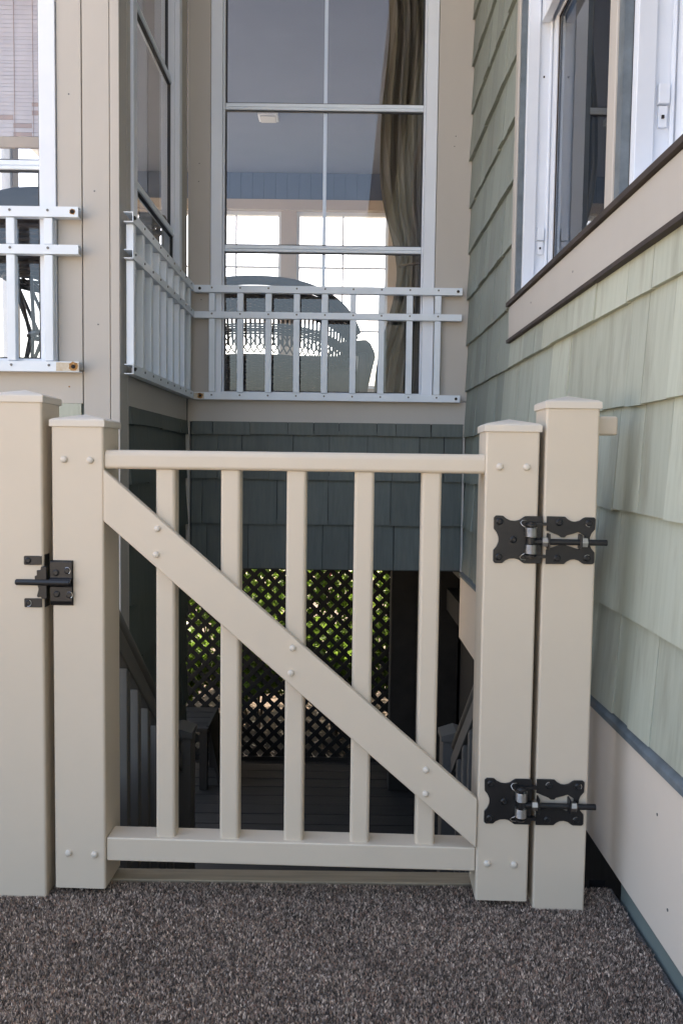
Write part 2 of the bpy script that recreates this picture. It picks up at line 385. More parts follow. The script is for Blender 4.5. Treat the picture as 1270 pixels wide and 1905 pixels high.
# --- right wing wall (window openings Y 1.81..2.79 and .75..1.72, Z 1.41..3.3)
rw = MB(m_right)
W1, W2, WZ0, WZ1 = (1.835, 2.785), (.78, 1.745), 1.412, 3.30
rw.box(2.785, 8.0, .006, .12, .30, 4.1); rw.box(-3.5, .78, .006, .12, -.05, 4.1)
rw.box(.78, 2.785, .006, .12, .05, WZ0); rw.box(.78, 2.785, .006, .12, WZ1, 4.1); rw.box(1.745, 1.835, .006, .12, WZ0, WZ1)
rwall = rw.build('shingle_wall', 'dark_gasket', house)
def tone_at(a):      # tone turns paler towards the open end of the wall
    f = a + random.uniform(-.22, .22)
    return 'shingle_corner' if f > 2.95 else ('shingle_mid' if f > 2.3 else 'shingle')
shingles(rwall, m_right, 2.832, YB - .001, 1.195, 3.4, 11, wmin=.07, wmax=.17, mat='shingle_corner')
J = {1.2: [1.497, 1.60, 1.66, 1.80, 1.995, 2.15, 2.32, 2.55, 2.70], .99: [1.30, 1.446, 1.57, 1.659, 1.805, 1.90, 2.10, 2.28, 2.52, 2.7],
     .78: [1.27, 1.44, 1.57, 1.71, 1.76, 1.88, 2.04, 2.2, 2.47, 2.66], .57: [1.2, 1.45, 1.69, 1.83, 2.04, 2.3, 2.6], .37: [1.14, 1.412, 1.82, 2.12, 2.5]}
for _k in J: J[_k] += [{1.2: 2.86, .99: 2.83, .78: 2.79, .57: 2.84, .37: 2.8}[_k] + d for d in (0, .13, .27, .44, .56, .72, .85)]
shingles(rwall, m_right, .95, YB - .001, .365, 1.212, 12, joints=J, mat=tone_at)
shingles(rwall, m_right, .95, 2.832, 1.195, 1.30, 17, joints=J, mat=tone_at)
shingles(rwall, m_right, -3.4, .95, .365, 1.30, 13, stuff=True)
shingles(rwall, m_right, -3.4, .68, 1.30, 4.1, 14, stuff=True)
shingles(rwall, m_right, 2.832, YB - .001, 3.4, 4.1, 15, stuff=True)
shingles(rwall, m_right, .68, 2.832, 3.36, 4.1, 16, stuff=True)

# band board with slate flashing cap, green base pieces below it
bb = box('band_board', 'band_trim_lit', house, (.5615, .585, -3.4, YB + .02, .046, .338), .002)
fl = MB(); fl.prism([(.556, .337), (.5565, .350), (.572, .372), (.581, .372), (.581, .339)], lambda a, b: (a, -3.4, b), lambda a, b: (a, YB + .02, b)); fl.build('flashing', 'slate_flashing', bb, .0015, 1)
for (y0, y1) in ((-3.3, .55), (.58, .93), (.96, 1.265), (1.295, 1.62)):
    box('base_panel', 'base_green', house, (.573, .582, y0, y1, -.02, .0455), .001, seg=1)
box('foundation_wall', 'wood_dark', house, (.80, .9, -3.4, 8.0, -1.5, .29))  # near-black tone stands in for the shaded space under the house
box('sill_beam', 'wood_dark', house, (.70, .799, -3.4, 8.0, -.10, .04))
# wing envelope (room behind the right windows, storeys above)
box('wall', 'room_dark', house, (2.4, 2.5, -3.4, 8.0, .04, 4.1)); box('wall', 'room_dark', house, (.72, 2.4, -3.4, -3.3, .04, 4.1)); box('wall', 'room_dark', house, (.72, 2.4, 3.7, 3.8, .04, 4.1))
box('floor', 'room_floor', house, (.70, 2.4, -3.3, 8, .9, 1.0)); box('ceiling', 'ceiling_grey', house, (.70, 2.4, -3.3, 8, 3.45, 3.55))

# --- right wing windows
def double_hung(a0, a1, far_first=True):
    w_ = MB(m_right)
    w_.box(a0, a0 + .016, .007, .16, WZ0, WZ1); w_.box(a1 - .016, a1, .007, .16, WZ0, WZ1); w_.box(a0 + .016, a1 - .016, .007, .16, WZ1 - .03, WZ1)
    w_.box(a0 + .016, a0 + .028, .007, .045, WZ0 + .02, WZ1 - .03); w_.box(a1 - .028, a1 - .016, .007, .045, WZ0 + .02, WZ1 - .03)
    w_.box(a0 + .016, a0 + .024, .078, .086, WZ0 + .02, WZ1 - .03); w_.box(a1 - .024, a1 - .016, .078, .086, WZ0 + .02, WZ1 - .03)
    win = w_.build('window', 'white_vinyl', house, .0015, 1)
    sl_ = MB(m_right); sl_.hexa([(a0 + .0165, -.012, WZ0 + .001), (a1 - .0165, -.012, WZ0 + .001), (a0 + .0165, .158, WZ0 + .001), (a1 - .0165, .158, WZ0 + .001),
                     (a0 + .0165, -.012, WZ0 + .010), (a1 - .0165, -.012, WZ0 + .010), (a0 + .0165, .158, WZ0 + .022), (a1 - .0165, .158, WZ0 + .022)]); sl_.build('sill', 'white_vinyl', win)
    zm = 2.31
    for nm, d0, z0, z1 in (('lower_sash', .090, WZ0 + .025, zm + .02), ('upper_sash', .050, zm - .018, WZ1 - .032)):
        s_ = MB(m_right); st = .042
        s_.box(a0 + .018, a0 + .018 + st, d0, d0 + .028, z0, z1); s_.box(a1 - .018 - st, a1 - .018, d0, d0 + .028, z0, z1)
        s_.box(a0 + .018 + st, a1 - .018 - st, d0 + .001, d0 + .027, z0, z0 + .045); s_.box(a0 + .018 + st, a1 - .018 - st, d0 + .001, d0 + .027, z1 - .038, z1)
        s_.build(nm, 'white_vinyl', win, .0015, 1)
        gz = MB(m_right); e = a0 + .018 + st; f = a1 - .018 - st
        for q in ((e, e + .004, z0 + .045, z1 - .038), (f - .004, f, z0 + .045, z1 - .038), (e + .004, f - .004, z0 + .045, z0 + .049), (e + .004, f - .004, z1 - .042, z1 - .038)): gz.box(q[0], q[1], d0 + .006, d0 + .010, q[2], q[3])
        gz.build('gasket', 'brown_strip', win)
        box('pane', 'glass_dark', win, (e + .001, f - .001, d0 + .012, d0 + .015, z0 + .046, z1 - .039), mp=m_right)
    for zz in (1.60, 1.53): pass
    c_ = MB(m_right); c_.box(a1 - .030, a1 - .0161, .052, .074, 1.60, 1.64); c_.box(a1 - .024, a1 - .0161, .054, .072, 1.555, 1.598); c_.build('balance_clip', 'white_vinyl', win, .001, 1)
    h_ = MB(m_right); h_.box(a1 - .0285, a1 - .0241, .060, .065, 1.572, 1.578); h_.box(a1 - .0175, a1 - .0159, .060, .065, 2.12, 2.126); h_.build('screw_hole', 'hole_dark', win)
    # white crossbar set behind the pane
    box('inner_rail', 'white_vinyl', win, (a0 + .06, a1 - .06, .30, .32, 1.93, 1.955), mp=m_right)
double_hung(*W1); double_hung(*W2)
cas = MB(m_right); cas.box(2.786, 2.829, -.017, .004, 1.412, 3.36); cas.build('casing', 'trim', house, .002, 1)
cas = MB(m_right); cas.box(2.772, 2.7855, -.012, .006, 1.413, 3.30); cas.build('flashing', 'slate_flashing', house)
cas = MB(m_right); cas.box(1.780, 1.829, -.017, .004, 1.412, 3.30); cas.build('casing', 'trim', house, .002, 1)
cas = MB(m_right); cas.box(1.746, 1.7795, -.012, .006, 1.413, 3.30); cas.build('flashing', 'slate_flashing', house)
cas = MB(m_right); cas.box(1.8295, 1.840, -.010, .006, 1.413, 3.30); cas.build('flashing', 'brown_strip', house)
cas = MB(m_right); cas.box(.68, 2.785, -.017, .004, 3.301, 3.36); cas.build('casing', 'trim', house, .002, 1)
cas = MB(m_right); cas.box(.68, .778, -.017, .004, 1.412, 3.30); cas.build('casing', 'trim', house, .002, 1)
MB(m_right).box(.66, 2.838, -.030, .004, 1.397, 1.4115).build('sill_shade_edge', 'brown_strip', house, .001, 1)  # dark edging, its colour also deepens the shade under the sill
MB(m_right).box(.66, 2.832, -.020, .004, 1.288, 1.3965).build('apron', 'trim', house, .002, 1)
MB(m_right).box(.66, 2.838, -.026, .004, 1.276, 1.2875).build('apron_shade_edge', 'brown_strip', house, .001, 1)  # dark edging that paints in the shaded underside of the apron

# --- sunroom: back wall (Y 3.85), side wall (X -.72), front wall (Y 2.70)
bw = MB(); bw.box(-.80, .57, YB + .012, YB + .10, .358, 1.16); bwall = bw.build('shingle_wall', 'dark_gasket', house)
JB = {.99: [-.60, -.427, -.253, -.133, -.016, .159, .246, .408], .78: [-.577, -.465, -.34, -.228, -.061, .116, .233, .358, .47], .57: [-.649, -.56, -.301, -.063, .12, .227, .40], .37: [-.62, -.40, -.111, -.02, .246, .39, .522]}
shingles(bwall, lambda a, d, z: (a, YB + .010 + d, z), -.70, .556, .365, 1.046, 21, joints=JB, wav=.0015, mat='shingle_dark', gap=(.0010, .0024), base=.009)
lw = MB(); lw.box(-.80, XL - .010, YF + .10, YB + .02, -1.5, 1.16); lwall = lw.build('shingle_wall', 'dark_gasket', house)
shingles(lwall, lambda a, d, z: (XL - .008 - d, a, z), 2.802, YB - .004, -1.33, 1.046, 22, wmin=.25, wmax=.6, mat='shingle_dark')
fw = MB(); fw.box(-2.3, XL - .101, YF + .012, YF + .10, -1.5, 1.16); fwall = fw.build('shingle_wall', 'base_green', house)
shingles(fwall, lambda a, d, z: (a, YF + .010 + d, z), -2.3, -.845, -.05, 1.046, 23, stuff=False, wmin=.15, wmax=.3)

def trim(dims, bev=.0025, name='trim_board', mat='trim'): return box(name, mat, house, dims, bev)
# pilaster at the outer corner: front board, edge bead, side board
trim((-.838, -.752, YF - .002, YF + .09, -1.5, 4.1)); trim((-.750, XL, YF - .004, YF + .09, -1.5, 4.1)); trim((-.80, XL + .001, YF + .091, YF + .10, -1.5, 4.1), 0)
ZS0, ZS1 = 1.046, 1.152     # sill trim
trim((-2.3, -.841, YF - .001, YF + .05, ZS0, ZS1 - .002)); trim((-.919, -.841, YF - .001, YF + .05, ZS1, 3.3))
trim((-.78, XL, YF + .101, YB - .002, ZS0, ZS1 - .002)); trim((-.78, XL, 3.69, YB - .002, ZS1, 3.3)); trim((-.78, XL - .002, YF + .101, 2.848, ZS1, 3.3))
trim((-.717, .572, YB, YB + .05, ZS0 - .002, ZS1 - .004)); trim((-.717, -.614, YB, YB + .05, ZS1 - .002, 3.3)); trim((.412, .572, YB, YB + .05, ZS1 - .002, 3.3))
trim((XL - .006, XL + .016, YB - .016, YB + .006, .36, ZS0 - .001), .002, 'corner_bead'); trim((.556, .5655, YB - .014, YB + .006, .36, ZS0 - .004), .002, 'corner_bead')
nl = MB()
for (c, ax) in (((.49, YB - .0004, 2.30), (0, -1, 0)), ((.495, YB - .0004, 2.345), (0, -1, 0)), ((-.655, YB - .0004, 1.60), (0, -1, 0)), ((-.665, YB - .0004, 2.21), (0, -1, 0)), ((-.668, YB - .0004, 2.13), (0, -1, 0)), ((-.88, YF - .0014, 2.02), (0, -1, 0)), ((-.885, YF - .0014, 1.10), (0, -1, 0)), ((-.79, YF - .0024, 1.30), (0, -1, 0)), ((-.80, YF - .0024, 1.72), (0, -1, 0)), ((XR - .0204, 2.5, 1.35), (-1, 0, 0)), ((XR - .0204, 2.05, 1.34), (-1, 0, 0)), ((.5611, 1.42, .26), (-1, 0, 0)), ((.5611, 1.36, .12), (-1, 0, 0))):
    nl = MB(); nl.lathe(c, ax, [(.0028, -.0005), (.0028, .0004), (0, .0007)], 8); nl.build('nail_head', 'rust' if 1 < c[2] < 1.2 else 'screw_grey', house)
# header and upper storey
trim((-.717, .572, YB, YB + .05, 3.302, 3.6)); trim((-.78, XL, YF + .101, YB - .002, 3.302, 3.6)); trim((-2.3, -.841, YF - .001, YF + .05, 3.302, 3.6))
for dm in ((-2.3, -.80, YF + .01, YF + .1, 3.602, 4.1), (-.80, XL - .01, YF + .101, YB + .1, 3.602, 4.1), (-.72, .57, YB + .01, YB + .1, 3.602, 4.1), (-2.3, -2.2, YF + .1, 7.3, 3.602, 4.1), (-2.3, 2.5, 7.3, 7.4, 3.44, 4.1)):
    box('upper_wall', 'upper_siding', house, dm)
rf = MB(); rf.box(-2.6, 2.7, YF - .35, 7.6, 4.1, 4.2); rf.box(.3, 2.7, -3.6, YF - .351, 4.1, 4.2); rf.build('roof', 'roof', house)  # out of view; spans the stairwell to darken it, height set for shadow length

def slide_window(mp, a0, a1, z0, z1, rails, munt, frame=.052, panes='glass'):
    f = MB(mp)
    f.box(a0, a0 + frame, -.008, .07, z0, z1); f.box(a1 - frame, a1, -.008, .07, z0, z1)
    f.box(a0 + frame, a1 - frame, -.006, .07, z0, z0 + .034); f.box(a0 + frame, a1 - frame, -.006, .07, z1 - .04, z1)
    for s0, s1 in ((a0 + frame, a0 + frame + .008), (a1 - frame - .008, a1 - frame)): f.box(s0, s1, .012, .07, z0 + .034, z1 - .04)
    win = f.build('window', 'white_vinyl', house, .0025, 2)
    zs = [z0 + .034] + [r for r in rails] + [z1 - .04]
    e, g_ = a0 + frame + .0085, a1 - frame - .0085
    for i in range(len(zs) - 1):
        d = .018 + .012 * (len(zs) - 2 - i) * 0 + .010 * i
        zb, zt = zs[i] + (.016 if i else .001), zs[i + 1] - (.016 if i < len(zs) - 2 else 0)
        box('pane', panes, win, (e + .001, g_ - .001, d + .008, d + .011, zb + .001, zt - .001), mp=mp)
        k = MB(mp); k.box(e, e + .006, d + .002, d + .014, zb, zt); k.box(g_ - .006, g_, d + .002, d + .014, zb, zt)
        k.box(e + .006, g_ - .006, d + .002, d + .014, zb, zb + .006); k.box(e + .006, g_ - .006, d + .002, d + .014, zt - .005, zt); k.build('gasket', 'dark_gasket', win)
        for mx_ in munt: box('muntin', 'white_vinyl', win, (mx_ - .008, mx_ + .008, d + .016, d + .024, zb, zt), .002, mp=mp, seg=1)
        if i < len(zs) - 2:
            r = MB(mp); r.box(e, g_, d - .004, d + .026, zs[i + 1] - .0155, zs[i + 1] - .003); r.box(e, g_, d + .000, d + .026, zs[i + 1] - .001, zs[i + 1] + .0155); r.build('rail', 'aluminium_white', win, .002, 1)
    return win
slide_window(m_back, -.612, .410, 1.15, 3.30, (1.839, 2.476), (-.097,))
slide_window(m_side, 2.85, 3.688, 1.154, 3.30, (1.839, 2.476), ())
slide_window(m_front, -2.05, -.921, 1.154, 3.30, (1.806, 2.476), ())
trim((-2.3, -2.052, YF - .001, YF + .05, ZS1, 3.3))
# sunroom interior
ZC = 3.336
box('floor', 'room_floor', house, (-2.2, -.81, YF + .102, YB + .11, 1.04, 1.12)); box('floor', 'room_floor', house, (-2.2, .57, YB + .111, 7.4, 1.04, 1.12))
box('ceiling', 'ceiling_grey', house, (-2.2, -.785, YF + .10, YB + .06, ZC, ZC + .1)); box('ceiling', 'ceiling_grey', house, (-2.2, .57, YB + .061, 7.4, ZC, ZC + .1))
box('underside', 'wood_dark', house, (-2.2, .57, YB + .11, 7.4, .80, 1.038)); box('beam', 'wood_dark', house, (-2.2, .57, 7.32, 7.4, .50, .799)); box('beam', 'wood_dark', house, (-1.6, .57, YB + .11, YB + .2, .37, .80))  # far beam added out of view to cut sun spots on the landing
box('interior_wall', 'room_beige', house, (.50, .568, YB + .11, 7.4, 1.12, ZC))
# far wall with its windows
posts = [-2.2, -2.08, -1.80, -1.68, -1.20, -1.08, -.553, -.42, .375, .50]
for i in range(0, len(posts), 2):
    box('far_post', 'room_beige', house, (posts[i], posts[i + 1], 7.3, 7.4, 1.12, 3.017))
box('head_backing', 'blue_board', house, (-2.2, .50, 7.31, 7.39, 3.105, ZC - .001))
for k in range(-22, 5):
    x0 = k * .1; box('head_board', 'blue_board', house, (x0 + .001, x0 + .099, 7.295, 7.309, 3.105, ZC - .001), .003, seg=1)
box('head_trim', 'room_beige', house, (-2.2, .50, 7.27, 7.4, 3.018, 3.104)); box('far_sill', 'room_beige', house, (-2.2, .50, 7.3, 7.4, 1.121, 1.5))
for i in range(1, len(posts) - 1, 2):
    p, q = posts[i], posts[i + 1]
    f = MB(); f.box(p, p + .025, 7.33, 7.38, 1.5, 3.017); f.box(q - .025, q, 7.33, 7.38, 1.5, 3.017); f.box(p + .025, q - .025, 7.33, 7.38, 2.985, 3.017); f.box(p + .025, q - .025, 7.33, 7.38, 1.5, 1.53)
    win = f.build('window', 'white_vinyl', house)
    mm_ = {5: -.946, 7: -.017}.get(i, (p + q) / 2)
    if not p < mm_ < q: mm_ = (p + q) / 2
    box('muntin', 'white_vinyl', win, (mm_ - .008, mm_ + .008, 7.34, 7.36, 1.53, 2.985)); 
    for zz in (2.0, 2.545): box('muntin', 'white_vinyl', win, (p + .025, q - .025, 7.342, 7.358, zz - .008, zz + .008))
    box('pane', 'glass', win, (p + .026, q - .026, 7.362, 7.365, 1.531, 2.984))
# left end wall of the sunroom
for dm in ((-2.3, -2.2, YF + .1, 3.3, 1.04, 3.6), (-2.3, -2.2, 7.2, 7.4, 1.04, 3.6), (-2.3, -2.2, 3.3, 7.2, 1.04, 1.38), (-2.3, -2.2, 3.3, 7.2, 3.12, 3.6), (-2.3, -2.2, 4.45, 4.55, 1.38, 3.12)): box('end_wall', 'room_beige', house, dm)
for p, q in ((3.3, 4.45), (4.55, 5.635), (5.725, 7.2)):
    f = MB(); f.box(-2.28, -2.22, p, p + .03, 1.38, 3.12); f.box(-2.28, -2.22, q - .03, q, 1.38, 3.12); f.box(-2.28, -2.22, p + .03, q - .03, 3.09, 3.12); f.box(-2.28, -2.22, p + .03, q - .03, 1.38, 1.41); win = f.build('window', 'white_vinyl', house)
    box('pane', 'glass', win, (-2.252, -2.249, p + .031, q - .031, 1.411, 3.089))
box('end_post', 'room_beige', house, (-2.29, -2.21, 5.636, 5.724, 1.381, 3.119))

# ------------------------------------------------------------------ window guards
def guard(mp, a0, a1, bal, label, bolts, rust, loc):
    t = thing('window_guard', label, 'window guard', loc, group='white aluminium guards across the low sunroom windows')
    zr = ((1.627, 1.659), (1.512, 1.541), (1.144, 1.176))
    for k, (z0, z1) in enumerate(zr):      # open channel: front, top and bottom flange
        r = MB(mp); pr = [(-.042, z0), (-.042, z1), (-.012, z1), (-.012, z1 - .0025), (-.0395, z1 - .0025), (-.0395, z0 + .0025), (-.012, z0 + .0025), (-.012, z0)]
        r.prism(pr, lambda d, z: (a0, d, z), lambda d, z: (a1, d, z)); r.build('rail', 'aluminium_white', t)
    for b in bal:
        r = MB(mp); r.box(b - .014, b + .014, -.0390, -.014, 1.178, 1.510); r.box(b - .014, b + .014, -.0390, -.014, 1.543, 1.625); r.build('baluster', 'aluminium_white', t, .002, 1)
        for z0, z1 in zr:
            z = (z0 + z1) / 2 + .004; s_ = MB()
            c = Vector(mp(b, -.0425, z)); ax = Vector(mp(b, -1, z)) - Vector(mp(b, 0, z)); s_.lathe(c, ax, [(.0042, -.001), (.0042, .0015), (.002, .0024), (0, .0024)], 8); s_.build('screw', 'screw_grey', t)
    for (a, k) in bolts:
        z = sum(zr[k]) / 2; s_ = MB(); c = Vector(mp(a, -.0425, z)); ax = Vector(mp(a, -1, z)) - Vector(mp(a, 0, z)); hb = rust.get((a, k), 0)
        s_.lathe(c, ax, [(.0065, -.001), (.0065, .003), (.003, .004), (0, .004)], 10); s_.build('mounting_bolt', 'hole_dark', t)
        if hb:
            s_ = MB(); rng = random.Random(int(a * 1000)); s_.lathe(c, ax, [(hb, -.0005), (hb, .0004), (0, .0006)], 14)
            for v in s_.bm.verts: v.co = c + (v.co - c) * rng.uniform(.8, 1.1)
            s_.build('rust_stain', 'rust', t)
        if hb > .012:
            s_ = MB(mp); s_.box(a - .055, a + .018, -.0424, -.0421, zr[k][0] + .002, zr[k][1] - .003); s_.build('rust_stain', 'rust_wash', t)
    return t
guard(m_back, -.683, .534, [-.600 + .1283 * i for i in range(9)], 'white aluminium guard across the wicker armchair window above the stairs', [(-.655, 0), (.515, 0), (-.652, 2), (.515, 2)], {(-.652, 2): .0135}, (0, YB, 1.14))
guard(m_side, 2.702, 3.79, [2.735 + .1235 * i for i in range(9)], 'white aluminium guard on the narrow side window between pilaster and inner corner', [(2.716, 0), (2.716, 2)], {}, (XL, 3.3, 1.14))
guard(m_front, -2.13, -.840, [-.936 - .1195 * i for i in range(10)], 'white aluminium guard with rust stained bolts under the bamboo blind', [(-.858, 0), (-.858, 2)], {(-.858, 0): .0095, (-.858, 2): .0155}, (-1.4, YF, 1.14))

# ------------------------------------------------------------------ posts and gate
def rounded_sq(x0, x1, y0, y1, r, n=4):
    out = []
    for cx, cy, a in ((x1 - r, y1 - r, 0), (x0 + r, y1 - r, 90), (x0 + r, y0 + r, 180), (x1 - r, y0 + r, 270)):
        for i in range(n + 1):
            th = rad(a + 90 * i / n); out.append((cx + r * math.cos(th), cy + r * math.sin(th)))
    return out
def post(parent, x0, z0, z1, name='post', wd=.1016, cap_peak=.010):
    s_ = MB(); s_.prism(rounded_sq(x0, x0 + wd, 0, wd, .005), lambda a, b: (a, b, z0), lambda a, b: (a, b, z1 + .006)); p = s_.build(name, 'vinyl', parent)
    for f in p.data.polygons: f.use_smooth = True
    p.data.set_sharp_from_angle(angle=rad(40)); wn(p)
    c = MB(); e = .0032; xa, xb, ya, yb = x0 - e, x0 + wd + e, -e, wd + e
    v = [c._v(q) for q in ((xa, ya, z1), (xb, ya, z1), (xb, yb, z1), (xa, yb, z1), (xa, ya, z1 + .013), (xb, ya, z1 + .013), (xb, yb, z1 + .013), (xa, yb, z1 + .013))]
    i_ = .006; u = [c._v(q) for q in ((xa + i_, ya + i_, z1 + .0165), (xb - i_, ya + i_, z1 + .0165), (xb - i_, yb - i_, z1 + .0165), (xa + i_, yb - i_, z1 + .0165))]
    ap = c._v((x0 + wd / 2, wd / 2, z1 + .0165 + cap_peak))
    B = c.bm
    B.faces.new((v[3], v[2], v[1], v[0]))
    for k in range(4):
        n_ = (k + 1) % 4; B.faces.new((v[k], v[n_], v[4 + n_], v[4 + k])); B.faces.new((v[4 + k], v[4 + n_], u[n_], u[k])); B.faces.new((u[k], u[n_], ap))
    c.build('cap', 'cap_vinyl', p, .0012, 2)
    return p
def bolt_cap(parent, x, z, d=0.0, r=.0068):
    s_ = MB(); s_.lathe((x, d, z), (0, -1, 0), [(r, -.001), (r, .0022), (r * .92, .0040), (r * .6, .0054), (0, .0060)], 14); s_.build('bolt_cap', 'cap_vinyl', parent, smooth=True)

GY = -math.atan(.0323)
gate = thing('gate', 'cream vinyl gate with five balusters and a diagonal brace', 'gate', (-.5605, 1.600, .017), GY, local=True)
gz = .017
GW = .934
pl = post(gate, 0, 0, .932 - gz, 'gate_post'); pr_ = post(gate, .8325, 0, .932 - gz, 'gate_post')
for x, z in ((.025, .869), (.076, .868), (.028, .089), (.080, .087)): bolt_cap(pl, x, z - gz)
for x, z in ((.859, .866), (.910, .866), (.854, .092), (.906, .091)): bolt_cap(pr_, x, z - gz)
X0, X1 = .1022, .8319
prof = []
yy0, yy1, zz0, zz1 = .006, .062, .852 - gz, .889 - gz
for cx, cz, r, a in ((yy1 - .013, zz1 - .013, .013, 0), (yy0 + .013, zz1 - .013, .013, 90), (yy0 + .007, zz0 + .007, .007, 180), (yy1 - .007, zz0 + .007, .007, 270)):
    for i in range(6): th = rad(a + 18 * i); prof.append((cx + r * math.cos(th), cz + r * math.sin(th)))
s_ = MB(); s_.prism(prof, lambda a, b: (X0, a, b), lambda a, b: (X1, a, b)); o = s_.build('top_rail', 'vinyl', gate); [setattr(f, 'use_smooth', True) for f in o.data.polygons]; o.data.set_sharp_from_angle(angle=rad(40)); wn(o)
s_ = MB(); s_.box(X0, X1, .005, .060, .072 - gz, .1195 - gz); s_.build('bottom_rail', 'vinyl', gate, .003, 3)
for x in (.1965 + .002, .3255, .4535, .5845, .7135):
    s_ = MB(); s_.prism(rounded_sq(x, x + .0385, .0145, .0525, .007), lambda a, b: (a, b, .1190 - gz), lambda a, b: (a, b, .854 - gz)); o = s_.build('baluster', 'vinyl', gate)
    [setattr(f, 'use_smooth', True) for f in o.data.polygons]; o.data.set_sharp_from_angle(angle=rad(40)); wn(o)
s_ = MB(); out = [(X0, .8505 - gz), (X1, .2200 - gz), (X1, .1225 - gz), (X0, .7510 - gz)]
s_.prism(out, lambda a, b: (a, -.0045, b), lambda a, b: (a, .0140, b)); br = s_.build('brace', 'vinyl', gate, .0025, 3)
for x, z in ((.207, .738), (.205, .688), (.470, .511), (.467, .462), (.731, .277), (.731, .230)): bolt_cap(br, x, z - gz, -.0045, .0062)

ep = thing('fence_post', 'cream vinyl end post carrying the gate hinges beside the shingled wall', 'post', (.3835, 1.5705, 0), GY, local=True)
p = post(ep, 0, 0, .977, 'post', .1005, .011)
s_ = MB(); s_.box(.1008, .1530, .062, .095, .930, .967); s_.build('wall_bracket', 'vinyl', ep, .005, 3)
lp = thing('fence_post', 'cream vinyl latch post standing left of the gate', 'post', (-.6765, 1.592, 0), 0, local=True)
post(lp, 0, 0, .977, 'post', .1016, .011)

